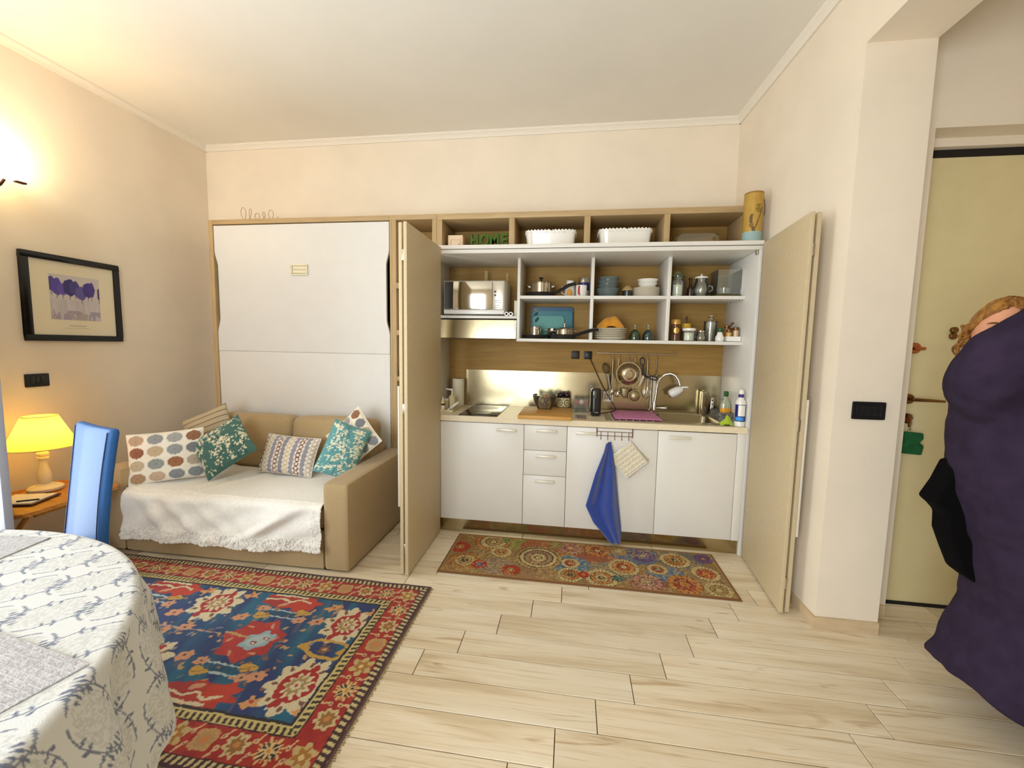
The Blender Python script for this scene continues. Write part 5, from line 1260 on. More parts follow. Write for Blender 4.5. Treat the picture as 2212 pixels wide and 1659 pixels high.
rug = thing('oriental_rug', 'red and navy patterned oriental rug on the floor before the sofa', 'rug', (-.98, -1.27, .0003))
grid_mesh('pile', Pm, cv.C, M('wool_pile', (120, 60, 50), .95, attr=True, bump=.5, bscale=400, var=.22, vscale=260, sheen=.15), rug)
fm = MB()
for y in np.linspace(RY0 + .01, RY1 - .01, 120): fm.box(RX1 - .0005, RX1 + .009 + .004 * math.sin(y * 900), y - .0025, y + .0025, .0006, .003)
setp(part('fringe', M('rug_fringe', (176, 152, 116), .9), rug, fm, smooth=False), kind='stuff')

# ---------------------------------------------------------------- sofa
SOFA = M('taupe_sofa_fabric', (176, 151, 110), .95, var=.06, vscale=120, bump=.25, bscale=500, sheen=.2)
sf = thing('sofa', 'taupe fabric sofa standing in front of the wall bed', 'sofa', (-1.2, -.21, .0003))
part('base', SOFA, sf, MB().rbox((-1.197, -.212, .131), (1.375, .90, .238), .012, 6))
part('arm', SOFA, sf, MB().rbox((-.424, -.215, .2805), (.164, .905, .537), .022, 8))
part('arm', SOFA, sf, MB().rbox((-1.968, -.215, .2805), (.164, .905, .537), .022, 8))
part('seat_cushion', SOFA, sf, MB().rbox((-1.197, -.305, .318), (1.372, .715, .132), .03, 8, bulge=(0, 0, .012)))
part('back_frame', SOFA, sf, MB().rbox((-1.197, .165, .42), (1.372, .12, .34), .03, 8))
for x, w in ((-1.527, .71), (-.843, .672)):
    part('back_cushion', SOFA, sf, MB().rbox((x, .055, .588), (w - .006, .185, .42), .06, 14, bulge=(0, .02, .012), m=Matrix.Rotation(math.radians(-7), 4, 'X')))
for x in (-1.9, -.5):
    for y in (-.62, .18): part('foot', BLACKP, sf, B(x - .02, x + .02, y - .02, y + .02, .0003, .013))

# fleece throw over seat and front
nu_, nv_ = 220, 150
U = np.linspace(0, 1, nu_)[None, :].repeat(nv_, 0); V = np.linspace(0, 1, nv_)[:, None].repeat(nu_, 1)
x = -1.878 + U * (1.878 - .512)
Ltop, Ldrop = .60, .262
s = V * (Ltop + Ldrop)
yb_, yfr = -.075, -.672
r = .035
fall = np.clip(s - (Ltop - r), 0, None)
ang = np.clip(fall / r, 0, PI / 2)
yy = np.where(s < Ltop - r, yb_ - s, yfr + r - r * np.sin(ang)) ; 
zz = np.where(s < Ltop - r, .405, .405 - r * (1 - np.cos(ang)) - np.clip(fall - r * PI / 2, 0, None))
front = np.clip(fall / Ldrop, 0, 1)
# sag folds on the front, rumples on the seat
ctr = -1.05
dia = (x - ctr) * 1.0
fold = np.zeros_like(x)
for k, (c0, spd, wdt, a) in enumerate(((-1.72, .35, .055, .022), (-1.56, .50, .05, .026), (-1.38, .62, .05, .022), (-1.18, .55, .06, .018), (-.62, -.85, .045, .024), (-.70, -.55, .05, .02), (-.80, -.25, .05, .014), (-.98, .1, .07, .012))):
    cx_ = c0 + spd * front ** 1.3 * .55
    fold += a * np.exp(-((x - cx_) / wdt) ** 2) * (.25 + front * 1.0) * np.clip(1.35 - front * .75, 0, 1)
fold += .010 * (vnoise(x * 9 + 3, s * 7, 61) - .5) + .014 * np.sin((x + front * .45) * 18 + front * 2.5) * front * (1 - .5 * front)
yy = yy - fold * np.sin(ang) - .004
zz = zz + np.where(s < Ltop - r, .010 * (vnoise(x * 6, s * 6, 62)) + .014 * np.exp(-((x + 1.38 + .25 * (s - .2)) / .03) ** 2) * (s > .1) + .011 * np.exp(-((x + 1.26 + .5 * (s - .25)) / .035) ** 2) * (s > .08) + .010 * np.exp(-((x + 1.75 + .4 * (s - .35)) / .04) ** 2), 0)
zz = np.maximum(zz, .02) + .022 * (x + .51) / 1.366 * front
rag = np.clip((front - .80) / .2, 0, 1)
yy -= rag * .010 * (vnoise(x * 55, s * 55, 63)); 
FLE = M('white_fleece', (244, 240, 230), .95, var=.04, vscale=60, bump=.5, bscale=160, sheen=.6)
tr = thing('throw_blanket', 'white fleece throw spread over the sofa seat and front', 'blanket', (-1.2, -.40, .12))
o_ = grid_mesh('blanket', np.stack([x, yy, zz], -1), None, FLE, tr, flip=True)
md = o_.modifiers.new('thick', 'SOLIDIFY'); md.thickness = .008; md.offset = 1
# curly sherpa hem
hm = MB(); rb = random.Random(5)
for k in range(900):
    i = rb.randrange(nu_); j = int(nv_ - 1 - rb.random() ** 1.4 * 13)
    p = Vector((x[j, i], yy[j, i] - .007 - rb.random() * .004, zz[j, i] - .002)); a = rb.random() * 6
    hm.rbox(p, (rb.uniform(.009, .015), .007, rb.uniform(.007, .012)), .003, 2, m=Matrix.Rotation(a, 4, 'Y'))
for k in range(240):
    j = rb.randrange(int(nv_ * .70), nv_); i = nu_ - 1 - int(rb.random() ** 1.4 * 10)
    p = Vector((x[j, i], yy[j, i] - .008, zz[j, i])); hm.rbox(p, (rb.uniform(.008, .013), .007, rb.uniform(.008, .013)), .003, 2, m=Matrix.Rotation(rb.random() * 6, 4, 'Y'))
setp(part('sherpa_hem', FLE, tr, hm), kind='stuff')

# ---------------------------------------------------------------- cushions
def cushion(name, label, w, h, th, loc, rot, paint, step=.006, cat='cushion', group='scatter cushions on the sofa', back=None, bump=.3):
    t = thing(name, label, cat, loc, rot, group); t.rotation_mode = 'YXZ'
    c2 = Canvas(-w / 2, w / 2, 0, h, step, (230, 222, 205)); paint(c2)
    u = c2.A / (w / 2); v = (c2.Bm - h / 2) / (h / 2)
    prof = np.clip((1 - np.abs(u) ** 2.6), 0, 1) ** .55 * np.clip((1 - np.abs(v) ** 2.6), 0, 1) ** .55
    pin = 1 - .045 * (1 - v ** 2) * np.abs(u) ** 3; pin2 = 1 - .045 * (1 - u ** 2) * np.abs(v) ** 3
    wr_ = (vnoise(u * 3 + 20, v * 3 + 20, int(w * 1000)) - .5) * .012 * prof
    X, Z = c2.A * pin, h / 2 + (c2.Bm - h / 2) * pin2
    m_ = M(name + '_fabric_' + label[:12].replace(' ', '_'), (230, 222, 205), .92, attr=True, bump=bump, bscale=350, sheen=.2)
    f = np.stack([X, -(th / 2) * prof - wr_ - .002, Z], -1)
    grid_mesh('front_panel', f, c2.C, m_, t, world=False)
    b = f.copy(); b[..., 1] = (th / 2) * prof + .002
    Cb = c2.C if back is None else np.broadcast_to(np.array(lin(back)), c2.C.shape).copy()
    grid_mesh('back_panel', b[::3, ::3], Cb[::3, ::3], m_, t, world=False, flip=True)
    ring = [f[0, ::3], f[::3, -1], f[-1, ::-3], f[::-3, 0]]
    P = np.concatenate(ring); P[:, 1] = 0
    part('seam_piping', m_ if back is None else M('piping', (214, 206, 188), .9), t, TB([tuple(p) for p in P], .0035, 6, closed=True), world=False)
    paint_verts(t.children[-1], lambda co: np.broadcast_to(c2.C[2, 2], (len(co), 3)))
    return t
SPOT = ((186, 158, 130), (150, 150, 150), (164, 164, 160), (148, 104, 76), (150, 96, 70), (196, 172, 140), (150, 154, 152), (124, 126, 130), (190, 174, 146), (150, 154, 148), (160, 108, 74), (186, 170, 148), (176, 140, 104), (200, 172, 146), (136, 140, 146), (138, 142, 148))
def spots(c2):
    c2.C[:] = lin((238, 230, 212)); w = c2.a[-1] * 2; h = c2.b[-1]
    for i in range(4):
        for j in range(4):
            x, y = -w / 2 + w * (i + .5) / 4, h * (3.45 - j) / 4
            col = SPOT[(j * 4 + i) % 16]; c2.ell((x, y), w * .105, h * .105, col)
            c2.ell((x, y), w * .085, h * .085, tuple(v - 10 for v in col), inner=.9); c2.ell((x, y), w * .05, h * .05, tuple(v - 8 for v in col), inner=.86)
            c2.ell((x, y), w * .012, h * .012, tuple(v - 30 for v in col))
def blossom(base):
    def f(c2):
        c2.C[:] = lin(base); w = c2.a[-1] * 2; h = c2.b[-1]; rs_ = np.random.default_rng(int(base[0]))
        dk = tuple(v * .72 for v in base)
        for k in range(9):
            x0 = -w / 2 + w * (k + .5) / 9; ph_ = rs_.uniform(0, 6)
            pts = [(x0 + .035 * math.sin(q * 5 + ph_), h * q) for q in np.linspace(.02, .98, 16)]
            c2.path(pts, .0035, dk)
            for q in rs_.uniform(.06, .94, 9):
                cx_, cy_ = x0 + .035 * math.sin(q * 5 + ph_), h * q
                for _ in range(6): c2.ell((cx_ + rs_.normal(0, .014), cy_ + rs_.normal(0, .012)), .0052, .0045, (232, 226, 196))
    return f
def chains(c2):
    c2.C[:] = lin((230, 220, 206)); w = c2.a[-1] * 2; h = c2.b[-1]; n = 9
    cols = [((112, 68, 62), 1), ((196, 180, 134), 1), ((150, 146, 158), 0), ((120, 76, 66), 1), ((140, 138, 148), 0), ((206, 184, 140), 1), ((150, 146, 158), 0), ((116, 62, 58), 1), ((146, 144, 150), 0), ((186, 170, 150), 1)]
    for i, (col, ring) in enumerate(cols):
        x = -w / 2 + w * (i + .5) / len(cols)
        for j in range(n):
            y = h * (j + .5) / n; c2.ell((x, y), .0185, h / n * .56, col, inner=.62 if ring else 0)
def stripes(c2):
    c2.C[:] = lin((160, 136, 96)); h = c2.b[-1]
    for k in range(26):
        y = h * k / 26; c2.rect(-1, 1, y, y + h / 60, (212, 198, 168)); c2.rect(-1, 1, y + h / 60, y + h / 45, (96, 86, 76))
R_ = math.radians
cushion('scatter_cushion', 'cream cushion with brown and grey spots at the sofa left end', .41, .33, .10, (-1.715, -.505, .432), (R_(-14), R_(-3), R_(36)), spots)
cushion('scatter_cushion', 'tan and grey striped cushion peeking out behind the spotted one', .36, .36, .10, (-1.70, -.13, .50), (R_(-12), R_(-24), R_(6)), stripes)
cushion('scatter_cushion', 'dark teal blossom cushion standing on one corner, left half', .34, .34, .12, (-1.325, -.40, .535), (R_(-34), R_(-42), R_(6)), blossom((70, 112, 104)))
cushion('scatter_cushion', 'cushion with chains of brown rings in the middle of the sofa', .43, .275, .11, (-1.075, -.235, .432), (R_(-24), R_(2), R_(-2)), chains)
cushion('scatter_cushion', 'cream spotted cushion tucked into the right sofa corner', .33, .33, .10, (-.50, -.16, .575), (R_(-16), R_(-45), R_(-8)), spots)
cushion('scatter_cushion', 'light teal blossom cushion leaning on the right sofa arm', .25, .36, .11, (-.625, -.37, .487), (R_(-16), R_(24), R_(32)), blossom((96, 154, 156)))

# ---------------------------------------------------------------- round dining table, cloth, placemats
TC = (-.70, -2.672); TR, TZ = .848, .755
tb = thing('dining_table', 'large round dining table under a printed cloth at lower left', 'table', (TC[0], TC[1], .0098))
part('tabletop', WOODO, tb, LT([(0, TZ - .03), (TR - .01, TZ - .03), (TR, TZ - .02), (TR, TZ - .006), (TR - .006, TZ), (0, TZ)], (TC[0], TC[1], 0), 64))
part('pedestal', WOODO, tb, LT([(.10, .05), (.08, .12), (.06, .35), (.09, .55), (.16, TZ - .031), (0, TZ - .031)], (TC[0], TC[1], 0), 24))
for k in range(4):
    a = k * PI / 2 + .6; part('foot', WOODO, tb, TB([(TC[0] + .05 * math.cos(a), TC[1] + .05 * math.sin(a), .10), (TC[0] + .25 * math.cos(a), TC[1] + .25 * math.sin(a), .06), (TC[0] + .40 * math.cos(a), TC[1] + .40 * math.sin(a), .0305)], [.03, .026, .02], 8))
def cloth_color(a, b):
    """ogee loops of thin stems with leaf sprigs, unrolled cloth coordinates in metres"""
    C = np.empty(a.shape + (3,)); C[:] = lin((220, 220, 217))
    dm = vnoise(a * 260, b * 260, 71)
    th = -.35; p = a * math.cos(th) + b * math.sin(th); q = -a * math.sin(th) + b * math.cos(th)
    Wd, Hd = .185, .190
    stem = np.array(lin((130, 136, 150))); leaf = np.array(lin((112, 120, 142))); pale = np.array(lin((203, 203, 199)))
    for off in (0, 1):
        u = ((p / Wd + .5 * off + .5) % 1 - .5) * Wd; v = ((q / Hd + .5 * off + .5) % 1 - .5) * Hd
        cu, cv_ = u - .20 * v, v
        d = (np.abs(cu) / (Wd * .272)) ** 2.2 + (np.abs(cv_) / (Hd * .385)) ** 2.2
        C[(d < .70) & (dm > .5)] = pale
        sd = cu * np.sign(cv_ + 1e-9)
        C[(np.abs(d ** .4545 - 1) < .034) & ~((sd < -.012) & (np.abs(cv_) > Hd * .33))] = stem
        for sx in (-1, 1):
            for (lu, lv, rot) in ((.020, .050, 1.35), (.030, .044, 1.05), (.037, .034, .75), (.010, .053, 1.7), (.040, -.024, -.45), (.043, -.008, -.1),
                                  (.056, .022, 1.0), (.052, .038, 1.25), (.056, -.012, -.9), (.034, .064, 1.5)):
                uu_ = cu * sx - lu; vv_ = cv_ * sx - lv; cr, sr = math.cos(rot), math.sin(rot)
                lw = uu_ * cr + vv_ * sr; lh = -uu_ * sr + vv_ * cr
                C[((lw / .0075) ** 2 + (lh / (.0026 * (1 + .6 * np.clip(lw / .008, -1, 1)))) ** 2) < 1] = leaf
    return C
th_f = np.concatenate([np.linspace(R_(-42), R_(128), 1000, endpoint=False), np.linspace(R_(128), R_(318), 130, endpoint=False)])
rad = np.concatenate([np.linspace(.002, .30, 25, endpoint=False), np.linspace(.30, TR, 190, endpoint=False), TR + np.linspace(0, 1, 120) * .50])
TH, RAD = np.meshgrid(th_f, rad)
# drop length varies: the cloth is nearly square, long corner towards the viewer's right
tdeg = np.degrees(TH)
drop = np.interp(tdeg, [-42, -10, 20, 31, 34.5, 37.5, 42, 46, 54, 62, 80, 100, 128, 200, 318], [.48, .46, .50, .47, .43, .345, .325, .31, .29, .31, .36, .32, .28, .34, .48])
over = np.clip(RAD - TR, 0, None); frac = over / .50; s_ = frac * drop
rb2 = .018; an = np.clip(s_ / rb2, 0, PI / 2); down = np.clip(s_ - rb2 * PI / 2, 0, None)
foldw = (.020 * np.sin(TH * 17 + 1.0) + .012 * np.sin(TH * 29 + .4)) * np.clip(down / .12, 0, 1)
rho = np.where(RAD < TR, RAD, TR + .004 + rb2 * np.sin(an) + down * .13 + foldw)
zc_ = np.where(RAD < TR, TZ + .0035, TZ + .0035 - rb2 * (1 - np.cos(an)) - down * .985)
ua = (np.minimum(RAD, TR) + s_) 
ca, cb2 = ua * np.cos(TH), ua * np.sin(TH)
CC = cloth_color(ca, cb2)
hem = (drop - s_ < .006) & (over > 0); CC[hem] = lin((214, 212, 204))
Pm = np.stack([TC[0] + rho * np.cos(TH), TC[1] + rho * np.sin(TH), zc_], -1)
CLOTH = M('printed_tablecloth', (230, 230, 225), .8, attr=True, bump=.25, bscale=500, sheen=.1)
tcl = grid_mesh('tablecloth', Pm, CC, CLOTH, None, wrap_u=True)
setp(tcl, 'white cloth with blue grey leaf lattice draped over the round table', 'tablecloth')
PMT = M('woven_grey_mat', (176, 172, 172), .85, col2=(200, 198, 200), vscale=90, stretch=(1, 1, 1), bump=.8, bscale=180)
def placemat(label, pts, ccw=True):
    t = thing('placemat', label, 'placemat', (pts[0][0], pts[0][1], TZ + .004), group='grey placemats')
    part('woven_sheet', PMT, t, MB().prism(pts, TZ + .0042, TZ + .0075), bevel=.001, seg=1)
    # woven ribs
    p0, p1, p3 = Vector((*pts[0], 0)), Vector((*pts[1], 0)), Vector((*pts[3], 0)); rib = MB()
    for k in range(1, 26):
        s = k / 26; a = p0.lerp(p1, s); b = a + (p3 - p0); rib.tube([(a.x, a.y, TZ + .0074), (b.x, b.y, TZ + .0074)], .0006, 5)
    setp(part('rib_weave', PMT, t, rib), kind='stuff')
placemat('grey woven placemat at the near side of the round table', [(.042, -2.256), (-.03, -2.58), (-.48, -2.50), (-.42, -2.185)])
placemat('grey woven placemat at the far side of the round table', [(-.640, -1.852), (-.61, -2.06), (-1.04, -2.10), (-1.06, -1.90)])

# ---------------------------------------------------------------- blue dining chair
BLU = M('blue_leatherette', (34, 86, 144), .5, coat=.05, var=.05, vscale=30, bump=.08, bscale=200)
chr_ = thing('dining_chair', 'blue leatherette high back dining chair behind the round table', 'chair', (-1.118, -1.635, .0098), (0, 0, R_(-19)))
def back_warp(v):
    h = max(0.0, min(1.0, (v.z + .34) / .68))
    wv = .90 - .10 * math.sin(h * PI) + .14 * (1 - h) ** 2
    return (v.x * wv, v.y + .065 * h ** 1.4 - .035 * math.cos(v.x * 5) * (1 - .4 * h), v.z)
bk_ = part('backrest', BLU, chr_, MB().rbox((0, .19, .66), (.38, .036, .68), .016, 12, warp=back_warp), world=False)
for sx in (-1, 1):
    sub('seam', M('seam_navy', (16, 44, 84), .5), bk_, TB([(sx * .172 * (.90 - .10 * math.sin(h * PI) + .14 * (1 - h) ** 2), .19 - .0185 + .065 * h ** 1.4 - .035 * math.cos(.8) * (1 - .4 * h), .34 + .66 * h) for h in np.linspace(.02, .98, 16)], .0022, 6), world=False)
part('seat', BLU, chr_, MB().rbox((0, -.02, .455), (.43, .42, .07), .028, 8, bulge=(0, 0, .012)), world=False)
for sx in (-1, 1):
    for sy in (-1, 1): part('leg', BLU, chr_, TB([(sx * .18, -.02 + sy * .17, .425), (sx * .185, -.02 + sy * .18, .001)], [.022, .016], 10), world=False)

# ---------------------------------------------------------------- side table, tray, lamp
stb = thing('side_table', 'small folding wooden side table under the lamp', 'side table', (-2.06, -.93, .0003))
P = []
x0, x1, y0, y1, r = -2.30, -1.84, -1.19, -.70, .04
for cx_, cy_, a in ((x1 - r, y1 - r, 0), (x0 + r, y1 - r, 90), (x0 + r, y0 + r, 180), (x1 - r, y0 + r, 270)):
    for q in range(6): tt = R_(a + q * 18); P.append((cx_ + r * math.cos(tt), cy_ + r * math.sin(tt)))
part('tabletop', WOODO, stb, MB().prism(P, .440, .458), bevel=.003)
part('lip', WOODO, stb, TB([(p[0], p[1], .4585) for p in P], .005, 6, closed=True))
for y in (-1.12, -.77):
    part('leg', WOODO, stb, TB([(-2.25, y, .0085), (-1.90, y, .430)], .012, 8)); part('leg', WOODO, stb, TB([(-1.90, y + .026, .0195), (-2.25, y + .026, .430)], .012, 8))
part('cross_bar', WOODO, stb, TB([(-2.225, -1.10, .04), (-2.225, -.76, .04)], .009, 8)); part('cross_bar', WOODO, stb, TB([(-1.905, -1.09, .415), (-1.905, -.78, .415)], .009, 8))
ty = thing('writing_tray', 'dark tray with white papers on the side table', 'tray', (-2.06, -1.03, .4632))
mt_ = Matrix.Translation((-2.06, -1.02, 0)) @ Matrix.Rotation(R_(18), 4, 'Z')
part('tray_base', WOODD, ty, MB().box(-.12, .10, -.09, .09, .4636, .470, m=mt_), bevel=.002)
pap = part('papers', M('white_paper', (240, 232, 214), .8), ty, MB().box(-.115, .085, -.080, .08, .4702, .4745, m=mt_))
sub('pen', BLACKP, pap, MB().tube([mt_ @ Vector((.0, -.055, .4785)), mt_ @ Vector((.085, -.03, .4785))], .0038, 8))
lp = thing('table_lamp', 'lit table lamp with yellow shade and white turned base', 'lamp', (-2.17, -.86, .4633))
DIST = M('chalky_white_wood', (234, 222, 194), .7, var=.06, vscale=30)
part('foot', DIST, lp, LT([(0, 0), (.075, 0), (.078, .006), (.078, .016), (.070, .024), (.040, .032), (.034, .040), (0, .040)], seg=32), world=False)
part('stem', DIST, lp, LT([(.026, .0405), (.028, .05), (.032, .075), (.030, .10), (.021, .135), (.017, .165), (.018, .185), (.026, .190), (.026, .200), (.019, .205), (.027, .212), (.027, .224), (.018, .232), (.022, .240), (.020, .252), (.009, .256), (.009, .30), (0, .30)], seg=28), world=False)
SHADE = bpy.data.materials.new('yellow_shade'); SHADE.use_nodes = True
nt = SHADE.node_tree; nt.nodes.clear(); out = nt.nodes.new('ShaderNodeOutputMaterial')
tl = nt.nodes.new('ShaderNodeBsdfTranslucent'); df = nt.nodes.new('ShaderNodeBsdfDiffuse'); mx = nt.nodes.new('ShaderNodeMixShader'); mx.inputs[0].default_value = .45
tl.inputs[0].default_value = (*lin((255, 222, 96)), 1); df.inputs[0].default_value = (*lin((252, 222, 120)), 1)
nt.links.new(tl.outputs[0], mx.inputs[1]); nt.links.new(df.outputs[0], mx.inputs[2]); nt.links.new(mx.outputs[0], out.inputs[0])
part('lamp_shade', SHADE, lp, LT([(.152, .262), (.155, .264), (.0765, .445), (.0735, .445)], seg=48), world=False)
lp.children[-1].data.polygons.foreach_set('use_smooth', [True] * len(lp.children[-1].data.polygons))
part('shade_trim', M('shade_trim', (240, 214, 120), .7), lp, TB([(.0765 * math.cos(a), .0765 * math.sin(a), .4455) for a in np.linspace(0, 2 * PI, 40, endpoint=False)], .0025, 6, closed=True).tube([(.1555 * math.cos(a), .1555 * math.sin(a), .2635) for a in np.linspace(0, 2 * PI, 48, endpoint=False)], .0022, 6, closed=True), world=False)
part('bulb', M('bulb_glow', (255, 206, 110), .4, emis=14), lp, MB().sphere((0, 0, .345), .022, 14, 10), world=False)
def point(name, loc, e, col, r):
    d = bpy.data.lights.new(name, 'POINT'); d.energy = e; d.color = col; d.shadow_soft_size = r
    o = bpy.data.objects.new(name, d); COL.objects.link(o); o.location = loc; return o
point('table_lamp_light', (-2.17, -.86, .4633 + .345), 6, (1, .86, .56), .03)

# ---------------------------------------------------------------- wall sconce
def sconce(x, y, z, label, e, grp=None):
    s_ = thing('wall_sconce', label, 'wall lamp', (x, y, z), group=grp)
    sx = 1
    BRZ = M('dark_bronze', (70, 44, 28), .4, .7)
    part('wall_plate', BRZ, s_, LT([(0, 0), (.045, 0), (.045, .010), (.03, .016), (0, .018)], (0, -.03, -.05), 24, m=Matrix.Rotation(PI / 2, 4, 'Y')), world=False)
    part('arm', BRZ, s_, TB([(.016, -.03, -.05), (.07, -.03, -.065), (.11, -.02, -.045), (.125, -.01, -.012)], .007, 8), world=False)
    part('screw', BRZ, s_, MB().rbox((.145, .045, -.012), (.03, .05, .012), .005, 4), world=False)
    part('glass_shade', M('lit_opal_glass', (255, 226, 170), .3, emis=9), s_, LT([(.018, -.02), (.06, -.015), (.090, .012), (.102, .050), (.095, .052), (.083, .016), (.055, -.008), (.018, -.012)], (.125, .0, .01), 32), world=False)
    part('bulb', M('bulb_glow', (255, 206, 110), .4, emis=14), s_, MB().sphere((.125, 0, .04), .022, 14, 10), world=False)
    point('sconce_light', (x + (.13 if x < 0 else -.13), y, z + .10), e, (1, .82, .56) if e < 15 else (1, .94, .84), .06)
    return s_
sconce(-2.3995, -.845, 2.268, 'lit glass wall sconce high on the left wall', 8)

# ---------------------------------------------------------------- picture, switches
pc = thing('framed_print', 'black framed print of violet trees on the left wall', 'picture', (-2.3995, -.475, 1.345))
Y0, Y1, Z0, Z1, FW = -.752, -.197, 1.348, 1.898, .038
fm = MB()
for a in ((Y0, Y1, Z0, Z0 + FW), (Y0, Y1, Z1 - FW, Z1), (Y0, Y0 + FW, Z0 + FW, Z1 - FW), (Y1 - FW, Y1, Z0 + FW, Z1 - FW)): fm.box(-2.3995, -2.375, *a)
part('frame', M('black_frame', (20, 18, 18), .4), pc, fm, bevel=.002)
mat_ = part('mat_board', M('cream_mat_board', (232, 220, 190), .8), pc, B(-2.396, -2.386, Y0 + FW, Y1 - FW, Z0 + FW, Z1 - FW))
cv = Canvas(-.615, -.330, 1.488, 1.778, .0035, (206, 198, 196))
tx = vnoise(cv.A * 60, cv.Bm * 9, 81); cv.C[:] = np.array(lin((208, 200, 200))) * (1 - tx[..., None] * .25)
cv.C[(cv.Bm > 1.62) & (tx > .3)] = lin((206, 196, 190))
gr = (cv.Bm < 1.55) & (vnoise(cv.A * 70, cv.Bm * 16, 83) > .5); cv.C[gr] = lin((168, 156, 170))
cv.C[(cv.Bm < 1.53) & (vnoise(cv.A * 40, cv.Bm * 40, 82) > .6)] = lin((176, 164, 160))
for i, (y, z, ry, rz, c) in enumerate(((-.605, 1.715, .026, .046, (84, 74, 140)), (-.575, 1.70, .03, .055, (92, 78, 160)), (-.545, 1.685, .026, .038, (104, 84, 168)), (-.505, 1.70, .036, .055, (66, 60, 116)), (-.475, 1.70, .03, .046, (80, 72, 132)), (-.44, 1.67, .034, .045, (104, 92, 160)), (-.40, 1.695, .03, .05, (76, 62, 132)), (-.378, 1.70, .020, .05, (82, 66, 142)), (-.334, 1.675, .010, .04, (96, 60, 110)))):
    cv.line((y, z), (y, z - rz - .022), .004, (70, 60, 90)); cv.ell((y, z), ry, rz, c, 0, 5, .05)
sub('print', M('violet_print', (200, 190, 200), .7, attr=True), mat_, MB()) if False else None
pr = grid_mesh('print', np.stack([np.full_like(cv.A, -2.3852), cv.A, cv.Bm], -1), cv.C, M('violet_print', (200, 190, 200), .7, attr=True), mat_)
CAP = M('caption_grey', (176, 166, 146), .8)
cp = MB()
for k in range(8): cp.box(-2.3858, -2.3851, -.520 + k * .0125, -.511 + k * .0125, 1.447, 1.452)
for k in range(16): cp.box(-2.3858, -2.3851, -.545 + k * .009, -.539 + k * .009, 1.432, 1.4345)
sub('caption', CAP, mat_, cp)
def glasspane(): pass
t = thing('wall_switch', 'black switch plate on the left wall below the picture', 'switch', (-2.3995, -.709, 1.06))
part('plate', BLACKP, t, MB().rbox((-2.395, -.709, 1.101), (.009, .122, .082), .004, 5))
for k in range(3): part('rocker', M('black_rocker', (30, 30, 30), .3), t, B(-2.3905, -2.3885, -.744 + k * .0245, -.744 + k * .0245 + .022, 1.078, 1.124), bevel=.0008)
t = thing('wall_switch', 'black switch plate on the wall reveal beside the entrance', 'switch', (2.306, -.713, 1.058))
part('plate', BLACKP, t, MB().rbox((2.306, -.7175, 1.099), (.142, .009, .084), .004, 5))
for k in range(4): part('rocker', M('black_rocker', (30, 30, 30), .3), t, B(2.251 + k * .0275, 2.276 + k * .0275, -.7235, -.7215, 1.076, 1.122), bevel=.0008)

# ================================================================ PERSON
SKIN = M('skin', (224, 160, 124), .55, var=.05, vscale=20)
HAIR = M('golden_hair', (176, 124, 50), .55, col2=(120, 72, 26), vscale=14, stretch=(6, 6, 1), bump=.5, bscale=60)
COAT = M('aubergine_coat', (50, 40, 58), 1.0, var=.14, vscale=18, bump=.4, bscale=220)
COAT.node_tree.nodes['Principled BSDF'].inputs['Specular IOR Level'].default_value = .15
BLKC = M('black_cloth', (10, 9, 10), 1.0)
BLKC.node_tree.nodes['Principled BSDF'].inputs['Specular IOR Level'].default_value = .1
pe = thing('person', 'person in long dark purple coat hiding face behind raised arm', 'person', (2.70, -1.20, .0003))
# body grown from a skeleton (pelvis root), feet on the floor
J = {'pelvis': (2.62, -1.19, .86), 'waist': (2.58, -1.19, 1.02), 'chest': (2.53, -1.19, 1.19), 'neck': (2.46, -1.17, 1.32), 'nape': (2.43, -1.16, 1.36),
     'shR': (2.36, -1.23, 1.27), 'elR': (2.33, -1.39, 1.46), 'wrR': (2.53, -1.33, 1.62), 'haR': (2.60, -1.28, 1.66),
     'shL': (2.68, -1.15, 1.27), 'elL': (2.78, -1.12, 1.02), 'wrL': (2.72, -1.26, .86), 'haL': (2.69, -1.31, .80),
     'hipR': (2.56, -1.20, .82), 'knR': (2.66, -1.22, .47), 'anR': (2.73, -1.16, .09), 'toR': (2.69, -1.30, .035),
     'hipL': (2.70, -1.18, .82), 'knL': (2.80, -1.19, .47), 'anL': (2.88, -1.12, .09), 'toL': (2.86, -1.27, .035)}
Rr = {'pelvis': .13, 'waist': .115, 'chest': .135, 'neck': .055, 'nape': .05, 'shR': .06, 'elR': .045, 'wrR': .030, 'haR': .034, 'shL': .06, 'elL': .045, 'wrL': .030, 'haL': .034, 'hipR': .09, 'knR': .06, 'anR': .042, 'toR': .034, 'hipL': .09, 'knL': .06, 'anL': .042, 'toL': .034}
E_ = [('pelvis', 'waist'), ('waist', 'chest'), ('chest', 'neck'), ('neck', 'nape'), ('chest', 'shR'), ('shR', 'elR'), ('elR', 'wrR'), ('wrR', 'haR'), ('chest', 'shL'), ('shL', 'elL'), ('elL', 'wrL'), ('wrL', 'haL'), ('pelvis', 'hipR'), ('hipR', 'knR'), ('knR', 'anR'), ('anR', 'toR'), ('pelvis', 'hipL'), ('hipL', 'knL'), ('knL', 'anL'), ('anL', 'toL')]
names = list(J); V_ = [Vector(J[n]) for n in names]; R2 = [Rr[n] for n in names]; Ed = [(names.index(a), names.index(b)) for a, b in E_]
